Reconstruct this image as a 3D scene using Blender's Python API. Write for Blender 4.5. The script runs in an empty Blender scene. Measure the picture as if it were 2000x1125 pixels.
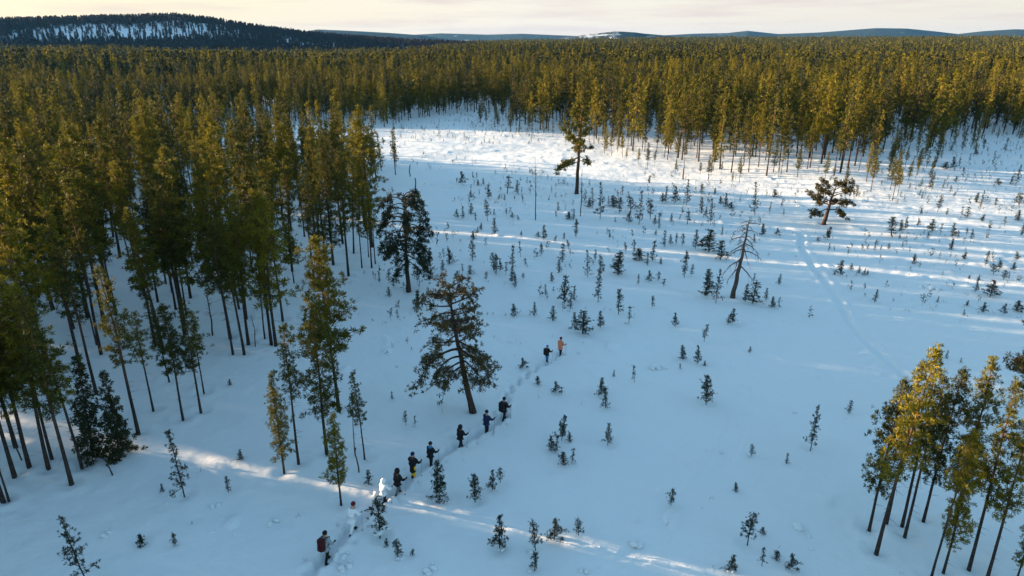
import bpy, math, random
import numpy as np
from mathutils import Vector, Matrix

R = math.radians
rnd = random.Random(7)
rng = np.random.default_rng(7)
scene = bpy.context.scene
C = scene.collection

# ------------------------------------------------------------------ camera
CAM_H, PITCH, F = 26.0, R(20.0), 1333.3      # F: focal length in pixels of a 2000 px wide frame
SUN_AZ, SUN_EL = R(-72.0), R(7.0)            # azimuth from +Y, negative = left of the view
cam_d = bpy.data.cameras.new('camera')
cam_d.lens, cam_d.sensor_width = 24.0, 36.0
cam_d.clip_start, cam_d.clip_end = 0.5, 60000
cam = bpy.data.objects.new('camera', cam_d)
cam.location = (0, 0, CAM_H)
cam.rotation_euler = (R(90) - PITCH, 0, 0)
C.objects.link(cam)
scene.camera = cam

# ------------------------------------------------------------------ sky and sun
world = bpy.data.worlds.new('World')
scene.world = world
world.use_nodes = True
nt = world.node_tree
nt.nodes.clear()
wo = nt.nodes.new('ShaderNodeOutputWorld')
bg = nt.nodes.new('ShaderNodeBackground')
bg.inputs['Strength'].default_value = 0.110
sky = nt.nodes.new('ShaderNodeTexSky')
sky.sky_type = 'NISHITA'
sky.sun_disc = False
sky.sun_elevation = SUN_EL
sky.sun_rotation = SUN_AZ
sky.altitude = 200
sky.air_density = 1.0
sky.dust_density = 0.6
sky.ozone_density = 3.0
# thin streaky cloud
tc = nt.nodes.new('ShaderNodeTexCoord')
sep = nt.nodes.new('ShaderNodeSeparateXYZ')
nt.links.new(tc.outputs['Generated'], sep.inputs[0])
mp = nt.nodes.new('ShaderNodeMapping')
mp.inputs['Scale'].default_value = (3.0, 3.0, 40.0)
mp.inputs['Rotation'].default_value = (0, R(1.5), 0)
nt.links.new(tc.outputs['Generated'], mp.inputs['Vector'])
ns = nt.nodes.new('ShaderNodeTexNoise')
ns.inputs['Scale'].default_value = 1.6
ns.inputs['Detail'].default_value = 6
ns.inputs['Roughness'].default_value = 0.55
nt.links.new(mp.outputs[0], ns.inputs['Vector'])
cr = nt.nodes.new('ShaderNodeValToRGB')
cr.color_ramp.elements[0].position = 0.47
cr.color_ramp.elements[0].color = (0, 0, 0, 1)
cr.color_ramp.elements[1].position = 0.72
cr.color_ramp.elements[1].color = (0.55, 0.55, 0.55, 1)
nt.links.new(ns.outputs['Fac'], cr.inputs[0])
mx = nt.nodes.new('ShaderNodeMixRGB')
mx.inputs[2].default_value = (4.9, 4.2, 4.5, 1)
nt.links.new(cr.outputs[0], mx.inputs[0])
# blue dome, paler and warmer veil of thin high cloud low over the horizon
tint = nt.nodes.new('ShaderNodeMixRGB'); tint.blend_type = 'MULTIPLY'; tint.inputs[0].default_value = 1.0
tint.inputs[2].default_value = (1.09, 1.10, 0.86, 1)
nt.links.new(sky.outputs[0], tint.inputs[1])
dot = nt.nodes.new('ShaderNodeVectorMath'); dot.operation = 'DOT_PRODUCT'
dot.inputs[1].default_value = (math.sin(SUN_AZ), math.cos(SUN_AZ), 0)
nt.links.new(tc.outputs['Generated'], dot.inputs[0])
mr = nt.nodes.new('ShaderNodeMapRange'); mr.inputs['From Min'].default_value = -1; mr.inputs['From Max'].default_value = 1
nt.links.new(dot.outputs['Value'], mr.inputs['Value'])
vr = nt.nodes.new('ShaderNodeValToRGB'); ve = vr.color_ramp.elements
ve[0].position, ve[0].color = 0.30, (1.26, 1.12, 1.06, 1)
ve[1].position, ve[1].color = 0.92, (1.33, 1.03, .76, 1)
vk = ve.new(0.65); vk.color = (1.40, 1.24, 1.15, 1)
nt.links.new(mr.outputs[0], vr.inputs[0])
el = nt.nodes.new('ShaderNodeMapRange'); el.inputs['From Min'].default_value = 0.03; el.inputs['From Max'].default_value = 0.30
el.inputs['To Min'].default_value = 0.9; el.inputs['To Max'].default_value = 0.0; el.interpolation_type = 'SMOOTHSTEP'
nt.links.new(sep.outputs['Z'], el.inputs['Value'])
veil = nt.nodes.new('ShaderNodeMixRGB')
nt.links.new(el.outputs[0], veil.inputs[0]); nt.links.new(tint.outputs[0], veil.inputs[1]); nt.links.new(vr.outputs[0], veil.inputs[2])
nt.links.new(veil.outputs[0], mx.inputs[1])
mx.inputs[2].default_value = (1.10, .86, .88, 1)
nt.links.new(mx.outputs[0], bg.inputs['Color'])
nt.links.new(bg.outputs[0], wo.inputs['Surface'])

sun_d = bpy.data.lights.new('sun', 'SUN')
sun_d.energy = 5.0
sun_d.angle = R(0.6)
sun_d.color = (1.0, 0.71, 0.44)
sun = bpy.data.objects.new('sun', sun_d)
SDIR = Vector((math.sin(SUN_AZ) * math.cos(SUN_EL), math.cos(SUN_AZ) * math.cos(SUN_EL), math.sin(SUN_EL)))
sun.rotation_euler = SDIR.to_track_quat('Z', 'Y').to_euler()
sun.location = (-60, 20, 60)
C.objects.link(sun)

vs = scene.view_settings
vs.view_transform = 'Standard'
vs.look = 'None'
vs.gamma = 1.0
vs.use_curve_mapping = False
vs.exposure = 2.6
scene.render.engine = 'CYCLES'
scene.cycles.max_bounces = 6
scene.cycles.diffuse_bounces = 3
scene.cycles.transmission_bounces = 3
scene.cycles.transparent_max_bounces = 4
scene.cycles.volume_bounces = 0
scene.cycles.use_denoising = True

# ------------------------------------------------------------------ geometry of the view (only to find where things stand)
CP, SP = math.cos(PITCH), math.sin(PITCH)
def ground(px, py, z=0.0):
    dx, dy = (px - 1000.0) / F, (562.5 - py) / F
    d = (dx, CP + dy * SP, -SP + dy * CP)
    t = (z - CAM_H) / d[2]
    return d[0] * t, d[1] * t
def height_at(Y, ytop):
    t = (562.5 - ytop) / F
    return CAM_H + Y * (t * CP - SP) / (CP + t * SP)
def pixel(x, y, z):
    q = z - CAM_H
    dep = y * CP - q * SP
    return 1000 + F * x / dep, 562.5 - F * (y * SP + q * CP) / dep

# ------------------------------------------------------------------ noise, terrain
def _hash(ix, iy, seed):
    h = (ix.astype(np.int64) * 374761393 + iy.astype(np.int64) * 668265263 + seed * 1442695041) & 0x7fffffff
    h = ((h ^ (h >> 13)) * 1274126177) & 0x7fffffff
    return ((h ^ (h >> 16)) & 0xffff) / 65535.0
def vnoise(x, y, s, seed):
    x = np.asarray(x, float) / s; y = np.asarray(y, float) / s
    ix, iy = np.floor(x), np.floor(y)
    fx, fy = x - ix, y - iy
    fx = fx * fx * (3 - 2 * fx); fy = fy * fy * (3 - 2 * fy)
    a, b = _hash(ix, iy, seed), _hash(ix + 1, iy, seed)
    c, d = _hash(ix, iy + 1, seed), _hash(ix + 1, iy + 1, seed)
    return (a * (1 - fx) + b * fx) * (1 - fy) + (c * (1 - fx) + d * fx) * fy - 0.5
def sstep(a, b, x):
    t = np.clip((x - a) / (b - a), 0, 1)
    return t * t * (3 - 2 * t)

TRACK_PX = [(560, 1190), (600, 1125), (640, 1087), (688, 1030), (750, 975), (780, 957), (808, 928), (843, 903), (899, 868), (951, 839), (985, 813)]
TRACK2_PX = [(985, 813), (988, 785), (997, 760), (1030, 730), (1068, 705), (1094, 691)]
SLED_PX = [(1500, 437), (1560, 450), (1568, 480), (1590, 515), (1625, 560), (1645, 595), (1662, 630), (1700, 668), (1740, 702), (1790, 745)]
FAINT_PX = [(1600, 585), (1640, 650), (1450, 760), (1440, 830), (1390, 930), (1300, 1030), (1200, 1130)]
def smooth_path(px, n=12):
    P = np.array([ground(*p) for p in px])
    out = []
    for i in range(len(P) - 1):
        p0, p1, p2, p3 = P[max(i - 1, 0)], P[i], P[i + 1], P[min(i + 2, len(P) - 1)]
        for k in range(n):
            t = k / n
            out.append(0.5 * ((2 * p1) + (-p0 + p2) * t + (2 * p0 - 5 * p1 + 4 * p2 - p3) * t * t + (-p0 + 3 * p1 - 3 * p2 + p3) * t ** 3))
    out.append(P[-1])
    return np.array(out)
TRACK, TRACK2, SLED, FAINT = smooth_path(TRACK_PX), smooth_path(TRACK2_PX), smooth_path(SLED_PX), smooth_path(FAINT_PX[2:])
def path_dist(x, y, P):
    """unsigned distance, signed offset and run length of points next to a polyline"""
    best = np.full(x.shape, 1e9); side = np.zeros(x.shape); run = np.zeros(x.shape)
    L = 0.0
    for a, b in zip(P[:-1], P[1:]):
        ab = b - a; l = math.hypot(*ab) + 1e-9
        t = np.clip(((x - a[0]) * ab[0] + (y - a[1]) * ab[1]) / (l * l), 0, 1)
        ox, oy = x - a[0] - ab[0] * t, y - a[1] - ab[1] * t
        d = np.hypot(ox, oy); m = d < best
        best[m] = d[m]
        side[m] = np.sign(ab[0] * oy - ab[1] * ox)[m] * d[m]
        run[m] = (L + t * l)[m]
        L += l
    return best, side, run

WELLS = []   # (x, y, radius, depth) little hollows round trunks, filled before the ground is built
def terrain_far(x, y):
    r = np.hypot(x, y); az = np.arctan2(x, y)
    sw = 10.0 * vnoise(x, y * 1.7, 230, 31) * sstep(300, 560, r) * (1 - sstep(3200, 4200, r))
    return sw + 17.0 * sstep(800, 2600, r) * sstep(R(-12), R(14), az) - 2 * sstep(500, 1500, r) * (1 - sstep(R(-12), R(14), az))
def snow_h(x, y, fine=True):
    x = np.atleast_1d(np.asarray(x, float)); y = np.atleast_1d(np.asarray(y, float))
    h = 0.9 * vnoise(x, y, 34, 1) + 0.34 * vnoise(x, y * 1.2, 11, 2)
    h = h + 0.13 * vnoise(x + 0.4 * y, y * 1.3, 3.1, 3) + 0.07 * vnoise(x, y, 1.2, 4) + 0.035 * vnoise(x, y, .55, 5)
    # tussocks under the snow
    t = vnoise(x, y, 2.3, 9) + 0.5 * vnoise(x, y, 1.0, 10)
    h = h + 0.16 * sstep(0.42, 0.62, t)
    h = h + terrain_far(x, y)
    if not fine:
        return h
    def near(P, w):
        return (x > P[:, 0].min() - w) & (x < P[:, 0].max() + w) & (y > P[:, 1].min() - w) & (y < P[:, 1].max() + w)
    m = near(TRACK, 2)
    if m.any():
        d, s, run = path_dist(x[m], y[m], TRACK)
        w = 0.40 + 0.10 * np.sin(run * 7.0) * np.sin(run * 1.7)
        dd = -0.36 * (1 - sstep(w * 0.55, w * 1.05, d)) + 0.09 * np.exp(-((d - w * 1.35) / 0.16) ** 2) * (0.6 + np.sin(run * 5 + s) * 0.5)
        poke = np.exp(-((d - 0.85) / 0.12) ** 2) * (np.sin(run * 4.2 + np.sign(s) * 1.3) > 0.93)
        h[m] += dd - 0.16 * poke
    m = near(TRACK2, 2)
    if m.any():
        d, s, run = path_dist(x[m], y[m], TRACK2)
        off = 0.16 * np.sign(np.sin(run * 4.4))
        step = np.exp(-((s - off) / 0.17) ** 2) * (0.45 + 0.55 * (np.abs(np.sin(run * 4.4)) > 0.45))
        h[m] += -0.34 * step + 0.04 * np.exp(-((d - 0.5) / 0.15) ** 2)
    m = near(SLED, 3)
    if m.any():
        d, s, run = path_dist(x[m], y[m], SLED)
        h[m] += -0.13 * (1 - sstep(0.25, 0.5, d)) + 0.07 * np.exp(-((d - 0.75) / 0.2) ** 2) * (0.7 + 0.5 * np.sin(run * 2.1))
        h[m] += 0.12 * np.exp(-((s + 1.7) / 0.5) ** 2) * (np.sin(run * 3.7) * np.sin(run * 1.3 + 1))
    m = near(FAINT, 3)
    if m.any():
        d, s, run = path_dist(x[m], y[m], FAINT)
        h[m] += -0.06 * (1 - sstep(0.25, 0.5, np.abs(d - 0.35)))
    for wx, wy, wr, wd in WELLS:
        m = (np.abs(x - wx) < wr * 3) & (np.abs(y - wy) < wr * 3)
        if m.any():
            d2 = ((x[m] - wx) ** 2 + (y[m] - wy) ** 2) / (wr * wr)
            h[m] += -wd * np.exp(-d2 * 1.6) + 0.35 * wd * np.exp(-(np.sqrt(d2) - 1.6) ** 2 * 3)
    return h
def gz(x, y):
    return float(snow_h(x, y, False)[0])
def place(px, py):
    """ground point below a pixel, on the snow"""
    z = 0.0
    for _ in range(3):
        x, y = ground(px, py, z); z = gz(x, y)
    return x, y, z

# ------------------------------------------------------------------ materials
def mat(name, base, rough=0.8, var=0.0, scale=8.0, spec=0.2, bump=0.0):
    m = bpy.data.materials.new(name); m.use_nodes = True
    n = m.node_tree; b = n.nodes['Principled BSDF']
    b.inputs['Roughness'].default_value = rough
    b.inputs['Specular IOR Level'].default_value = spec
    b.inputs['Base Color'].default_value = (*base, 1)
    if var or bump:
        t = n.nodes.new('ShaderNodeTexCoord')
        nz = n.nodes.new('ShaderNodeTexNoise'); nz.inputs['Scale'].default_value = scale; nz.inputs['Detail'].default_value = 5
        n.links.new(t.outputs['Object'], nz.inputs['Vector'])
        if var:
            r = n.nodes.new('ShaderNodeValToRGB')
            r.color_ramp.elements[0].position, r.color_ramp.elements[1].position = 0.3, 0.7
            r.color_ramp.elements[0].color = (*[c * (1 - var) for c in base], 1)
            r.color_ramp.elements[1].color = (*[min(1, c * (1 + var)) for c in base], 1)
            n.links.new(nz.outputs['Fac'], r.inputs[0]); n.links.new(r.outputs[0], b.inputs['Base Color'])
        if bump:
            bp = n.nodes.new('ShaderNodeBump'); bp.inputs['Strength'].default_value = bump; bp.inputs['Distance'].default_value = 0.05
            n.links.new(nz.outputs['Fac'], bp.inputs['Height']); n.links.new(bp.outputs[0], b.inputs['Normal'])
    return m

def needle_mat(name, cols, trans=0.28):
    m = bpy.data.materials.new(name); m.use_nodes = True
    n = m.node_tree; n.nodes.clear()
    out = n.nodes.new('ShaderNodeOutputMaterial')
    oi = n.nodes.new('ShaderNodeObjectInfo')
    ge = n.nodes.new('ShaderNodeNewGeometry')
    add = n.nodes.new('ShaderNodeMath'); add.operation = 'MULTIPLY_ADD'
    n.links.new(ge.outputs['Random Per Island'], add.inputs[0]); add.inputs[1].default_value = 0.5
    mul = n.nodes.new('ShaderNodeMath'); mul.operation = 'MULTIPLY'; mul.inputs[1].default_value = 0.5
    n.links.new(oi.outputs['Random'], mul.inputs[0]); n.links.new(mul.outputs[0], add.inputs[2])
    r = n.nodes.new('ShaderNodeValToRGB')
    e = r.color_ramp.elements
    e[0].position, e[1].position = 0.1, 0.9
    e[0].color = (*cols[0], 1); e[1].color = (*cols[2], 1)
    k = e.new(0.6); k.color = (*cols[1], 1)
    n.links.new(add.outputs[0], r.inputs[0])
    d = n.nodes.new('ShaderNodeBsdfPrincipled')
    d.inputs['Roughness'].default_value = 0.75; d.inputs['Specular IOR Level'].default_value = 0.12
    tr = n.nodes.new('ShaderNodeBsdfTranslucent')
    mixs = n.nodes.new('ShaderNodeMixShader'); mixs.inputs[0].default_value = trans
    n.links.new(r.outputs[0], d.inputs['Base Color']); n.links.new(r.outputs[0], tr.inputs['Color'])
    n.links.new(d.outputs[0], mixs.inputs[1]); n.links.new(tr.outputs[0], mixs.inputs[2])
    n.links.new(mixs.outputs[0], out.inputs['Surface'])
    return m

def snow_mat():
    m = bpy.data.materials.new('snow'); m.use_nodes = True
    n = m.node_tree; b = n.nodes['Principled BSDF']
    b.inputs['Base Color'].default_value = (0.61, 0.64, 0.665, 1)
    b.inputs['Roughness'].default_value = 0.65
    b.inputs['Specular IOR Level'].default_value = 0.15
    t = n.nodes.new('ShaderNodeTexCoord')
    a = n.nodes.new('ShaderNodeTexNoise'); a.inputs['Scale'].default_value = 1.4; a.inputs['Detail'].default_value = 9; a.inputs['Roughness'].default_value = 0.6
    n.links.new(t.outputs['Object'], a.inputs['Vector'])
    bp = n.nodes.new('ShaderNodeBump'); bp.inputs['Strength'].default_value = 0.5; bp.inputs['Distance'].default_value = 0.14
    n.links.new(a.outputs['Fac'], bp.inputs['Height']); n.links.new(bp.outputs[0], b.inputs['Normal'])
    return m
SNOW = snow_mat()
BARK = mat('pine_bark', (0.040, 0.030, 0.026), 0.9, 0.5, 5, 0.1, 0.4)
def flake_upper(m):
    """Scots pine: grey-brown plates low on the stem, thin orange bark higher up"""
    n = m.node_tree; b = n.nodes['Principled BSDF']
    src = b.inputs['Base Color'].links[0].from_socket
    t = n.nodes.new('ShaderNodeTexCoord'); sp = n.nodes.new('ShaderNodeSeparateXYZ'); n.links.new(t.outputs['Object'], sp.inputs[0])
    mr_ = n.nodes.new('ShaderNodeMapRange'); mr_.inputs['From Min'].default_value = 3.5; mr_.inputs['From Max'].default_value = 8.0; mr_.inputs['To Max'].default_value = .8
    n.links.new(sp.outputs['Z'], mr_.inputs['Value'])
    x_ = n.nodes.new('ShaderNodeMixRGB'); x_.inputs[2].default_value = (.15, .075, .036, 1)
    n.links.new(mr_.outputs[0], x_.inputs[0]); n.links.new(src, x_.inputs[1]); n.links.new(x_.outputs[0], b.inputs['Base Color'])
flake_upper(BARK)
BARK_OLD = mat('old_pine_bark', (0.050, 0.031, 0.024), 0.9, 0.45, 4, 0.1, 0.5)
DEADWOOD = mat('weathered_dead_wood', (0.085, 0.062, 0.052), 0.9, 0.4, 4, 0.1, 0.5)
NEEDLE = needle_mat('pine_needles', [(0.016, 0.024, 0.009), (0.095, 0.088, 0.009), (0.215, 0.172, 0.011)], 0.22)
NEEDLE_OLD = needle_mat('old_pine_needles', [(0.024, 0.026, 0.012), (0.062, 0.050, 0.015), (0.12, 0.078, 0.022)], 0.2)
NEEDLE_YOUNG = needle_mat('sapling_needles', [(0.014, 0.024, 0.017), (0.026, 0.034, 0.017), (0.050, 0.044, 0.018)], 0.12)
NEEDLE_SPRUCE = needle_mat('spruce_needles', [(0.018, 0.026, 0.014), (0.030, 0.038, 0.016), (0.05, 0.048, 0.018)], 0.12)

# ------------------------------------------------------------------ mesh helpers
def mesh(name, V, Q, mats, idx=None, smooth=False):
    me = bpy.data.meshes.new(name)
    me.from_pydata(np.asarray(V, np.float32), [], np.asarray(Q, np.int32) if isinstance(Q, np.ndarray) else Q)
    for m in mats: me.materials.append(m)
    if idx is not None: me.polygons.foreach_set('material_index', np.asarray(idx, np.int32))
    if smooth: me.polygons.foreach_set('use_smooth', np.ones(len(me.polygons), bool))
    me.update()
    return me
def link(name, data, parent=None, loc=None):
    o = bpy.data.objects.new(name, data); C.objects.link(o)
    if parent is not None: o.parent = parent
    if loc is not None: o.location = loc
    return o
def tag(o, label=None, category=None, group=None, kind=None):
    if label: o['label'] = label
    if category: o['category'] = category
    if group: o['group'] = group
    if kind: o['kind'] = kind
    return o

class Acc:
    def __init__(s): s.V = []; s.Q = []; s.n = 0
    def add(s, V, Q):
        s.V.append(np.asarray(V, float)); s.Q.append(np.asarray(Q, int) + s.n); s.n += len(V)
    def arrays(s): return np.concatenate(s.V), np.concatenate(s.Q)
def tube(acc, P, r, sides=6, cap=True):
    P = np.asarray(P, float); r = np.asarray(r, float)
    T = np.gradient(P, axis=0); T /= np.linalg.norm(T, axis=1, keepdims=True) + 1e-9
    ref = np.array([0, 0, 1.0]) if abs(T[0, 2]) < 0.8 else np.array([1.0, 0, 0])
    A = np.cross(T, ref); A /= np.linalg.norm(A, axis=1, keepdims=True) + 1e-9
    B = np.cross(T, A)
    a = np.linspace(0, 2 * np.pi, sides, endpoint=False)
    V = P[:, None] + r[:, None, None] * (np.cos(a)[None, :, None] * A[:, None] + np.sin(a)[None, :, None] * B[:, None])
    n = len(P); V = V.reshape(-1, 3); Q = []
    for i in range(n - 1):
        for j in range(sides):
            k = (j + 1) % sides
            Q.append((i * sides + j, i * sides + k, (i + 1) * sides + k, (i + 1) * sides + j))
    acc.add(V, Q)
def tufts(acc, cen, dirs, size, k, g, wid=0.16, spread=0.95):
    """k pointed needle sprays radiating from every centre"""
    cen = np.asarray(cen, float); dirs = np.asarray(dirs, float); size = np.asarray(size, float)
    N = len(cen)
    if N == 0: return
    c = np.repeat(cen, k, 0); d = np.repeat(dirs, k, 0); s = np.repeat(size, k)
    u = g.normal(size=(N * k, 3)); u /= np.linalg.norm(u, axis=1, keepdims=True)
    d = d * 0.55 + u * spread; d[:, 2] += 0.18
    d /= np.linalg.norm(d, axis=1, keepdims=True)
    p = np.cross(d, g.normal(size=(N * k, 3))); p /= np.linalg.norm(p, axis=1, keepdims=True) + 1e-9
    L = (s * g.uniform(0.6, 1.15, N * k))[:, None]; W = L * wid * g.uniform(0.7, 1.4, (N * k, 1))
    c = c + u * (s * 0.18)[:, None]
    V = np.stack([c - d * L * 0.15, c + d * L * 0.45 + p * W, c + d * L, c + d * L * 0.45 - p * W], 1).reshape(-1, 3)
    Q = np.arange(N * k * 4).reshape(-1, 4)
    acc.add(V, Q)
def limb(start, az, L, el, bend, n, g, wob=0.08):
    """path of a branch: starts at elevation el and its slope changes by bend over its length"""
    P = [np.array(start, float)]; a = az
    for i in range(n):
        e = el + bend * (i + 0.5) / n
        a += g.normal() * wob
        P.append(P[-1] + L / n * np.array([math.cos(e) * math.cos(a), math.cos(e) * math.sin(a), math.sin(e)]))
    return np.array(P)

def pine_arrays(seed, H=13.0, cb=0.45, Rc=1.5, nb=60, per=2.8, k=11, ts=0.40, shape='pine', el=(0.05, 0.75), bend=0.35, sides=7,
                bsides=3, dead=8, lean=0.25, wid=0.16, gap=0.12, tr=0.0085, sub=1):
    g = np.random.default_rng(seed)
    wood, leaf = Acc(), Acc()
    n = 9; zs = np.linspace(0, 1, n)
    bx, by = g.normal() * lean, g.normal() * lean
    wx, wy = (g.normal(size=n) * .06).cumsum() * min(1, H / 9), (g.normal(size=n) * .06).cumsum() * min(1, H / 9)
    P = np.stack([bx * zs ** 1.5 + wx * zs, by * zs ** 1.5 + wy * zs, zs * H], 1)
    rad = (tr * H) * (1 - zs) ** 0.8 + 0.018
    rad[0] *= 1.25
    P[0, 2] = -0.5
    tube(wood, P, rad, sides)
    at = lambda t: np.array([np.interp(t, zs, P[:, 0]), np.interp(t, zs, P[:, 1]), t * H])
    cen, dr, sz = [], [], []
    az = g.uniform(0, 6.28)
    skew = g.uniform(0, 6.28); sk = g.uniform(0.05, 0.28)
    for i in range(nb):
        u = (i + g.uniform(0, 0.9)) / nb
        t = cb + (0.985 - cb) * u
        if shape == 'pine': pr = (0.35 + 0.65 * math.sin(math.pi * min(1, (u + 0.12) * 1.15) ** 0.8)) if u < 0.72 else 1.05 * (1 - u) ** 0.72 * 1.75
        elif shape == 'spire': pr = (1 - u) ** .72 * (.45 + .55 * min(1, u * 5 + .2))
        elif shape == 'spruce': pr = (1 - u) ** 0.85 + 0.06
        elif shape == 'column': pr = min(1, (1 - u) * 2.2 + 0.12) * (0.8 if u < 0.08 else 1)
        else: pr = min(1.0, 0.5 + u) * (1 - max(0, u - 0.6) * 1.4)
        az += 2.4 + g.normal() * 0.35
        L = Rc * pr * g.uniform(0.55, 1.2) * (1 + sk * math.cos(az - skew))
        if g.uniform() < gap: L *= 0.45
        e0 = el[0] + (el[1] - el[0]) * u + g.normal() * 0.12
        bn = bend * (1 - u * 0.5) + g.normal() * 0.12
        B = limb(at(t), az, L, e0, bn, 4, g)
        if bsides: tube(wood, B, np.linspace(max(0.012, 0.012 + 0.018 * L), 0.006, 5), bsides)
        m = max(1, int(L * per + g.uniform(0, 1)))
        for j in range(m):
            f = 0.30 + 0.70 * (j + g.uniform(0.2, 0.9)) / m
            q = f * 4; b0 = min(3, int(q)); pt = B[b0] + (B[b0 + 1] - B[b0]) * (q - b0)
            tdir = B[b0 + 1] - B[b0]; tdir = tdir / (np.linalg.norm(tdir) + 1e-9)
            off = g.normal(size=3) * np.array([1, 1, 0.5]) * 0.22 * L * (0.35 + f * 0.4)
            cen.append(pt + off); dr.append(tdir); sz.append(ts * g.uniform(0.75, 1.2) * (0.8 + 0.2 * min(1, L)))
    for j in range(4):
        cen.append(at(1 - 0.012 * j) + g.normal(size=3) * 0.05); dr.append(np.array([0, 0, 1.0])); sz.append(ts * 0.8)
    for i in range(dead):
        t = cb * g.uniform(0.35, 1.0)
        B = limb(at(t), g.uniform(0, 6.28), g.uniform(0.3, 1.0), g.uniform(-0.3, 0.2), g.uniform(-0.6, 0.2), 4, g, 0.2)
        if bsides: tube(wood, B, np.linspace(0.018, 0.005, 5), 3)
    cen, dr, sz = np.array(cen), np.array(dr), np.array(sz)
    if sub > 1:      # every tuft becomes a clump of smaller ones
        cen = np.repeat(cen, sub, 0) + g.normal(size=(len(cen) * sub, 3)) * np.array([1, 1, .6]) * np.repeat(sz, sub)[:, None] * .42
        dr = np.repeat(dr, sub, 0); sz = np.repeat(sz, sub) * .62
    tufts(leaf, cen, dr, sz, k, g, wid)
    return wood.arrays(), leaf.arrays()

def proto(name, bark, needle, **kw):
    (wv, wq), (lv, lq) = pine_arrays(**kw)
    return mesh(name + '_trunk', wv, wq, [bark], smooth=True), mesh(name + '_crown', lv, lq, [needle]), kw.get('H', 13.0)
PROTO = {
    'tall': [proto('tall_pine', BARK, NEEDLE, seed=100 + i, H=13, cb=[.36, .44, .3, .40, .48, .34, .40][i], Rc=[1.4, 1.2, 1.6, 1.15, 1.4, 1.3, 1.75][i], nb=[66, 54, 72, 58, 52, 62, 60][i], per=3.2, k=17, wid=.105, ts=.41, sub=3) for i in range(7)],
    'lean': [proto('lean_pine', BARK, NEEDLE, seed=115 + i, H=13, cb=[.40, .48, .36, .44][i], Rc=[1.3, 1.1, 1.4, 1.15][i], nb=[62, 52, 66, 54][i], per=2.8, k=17, wid=.10, ts=.40, sub=3, gap=.25, bend=.2, el=(-.1, .7)) for i in range(4)],
    'low': [proto('low_crowned_pine', BARK, NEEDLE, seed=130 + i, H=11, cb=[.14, .2, .26][i], Rc=[1.15, 1.25, 1.4][i], nb=[92, 84, 78][i], per=3.0, k=16, wid=.10, ts=0.38, sub=3, shape='column', dead=3, gap=.2) for i in range(3)],
    'slim': [proto('slim_pine', BARK, NEEDLE, seed=150 + i, H=11, cb=[.5, .42, .58][i], Rc=[0.95, 0.85, 1.1][i], nb=[46, 50, 38][i], per=3.2, k=16, wid=.10, ts=0.37, sub=3, tr=0.007, gap=.22) for i in range(3)],
    'spruce': [proto('spruce', BARK, NEEDLE_SPRUCE, seed=170 + i, H=8, cb=.05, Rc=[1.25, 1.4][i], nb=110, per=3.8, k=14, wid=.17, ts=0.38, sub=2, shape='spruce', el=(-0.35, 0.2), bend=-0.35, dead=0) for i in range(2)],
    'bushy': [proto('bushy_pine', BARK, NEEDLE, seed=190 + i, H=12, cb=[.36, .42, .3][i], Rc=[1.95, 1.8, 2.2][i], nb=[70, 62, 80][i], per=2.6, k=17, wid=.105, ts=0.44, sub=3) for i in range(3)],
}
MID = {
    'tall': [proto('stand_pine', BARK, NEEDLE, seed=300 + i, H=14, cb=[.14, .24, .10, .30, .2][i], Rc=[1.5, 1.25, 1.65, 1.3, 1.9][i], nb=[62, 54, 68, 50, 58][i], per=2.2, k=12, ts=0.56, wid=0.15, sub=2, shape=['spire', 'pine', 'spire', 'pine', 'spire'][i], sides=5, dead=3) for i in range(5)],
    'slim': [proto('thin_stand_pine', BARK, NEEDLE, seed=320 + i, H=11, cb=[.4, .5][i], Rc=[1.05, 0.95][i], nb=[38, 32][i], per=2.2, k=12, ts=0.52, wid=0.15, sub=2, sides=5, dead=2, shape='spire') for i in range(2)],
}

def add_tree(kind, x, y, H, rot=None, bank=PROTO, name='pine_tree', var=None, lean=(0, 0), fat=1.0):
    bank_k = bank[kind]
    t, c, h0 = bank_k[(var if var is not None else rnd.randrange(len(bank_k))) % len(bank_k)]
    s = H / h0
    e = bpy.data.objects.new(name, None); e.empty_display_size = 0.3; C.objects.link(e)
    e.location = (x, y, gz(x, y)); e.scale = (s * fat, s * fat, s)
    e.rotation_euler = (lean[0], lean[1], rnd.uniform(0, 6.28) if rot is None else rot)
    link('trunk', t, e); link('crown', c, e)
    return e

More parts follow.
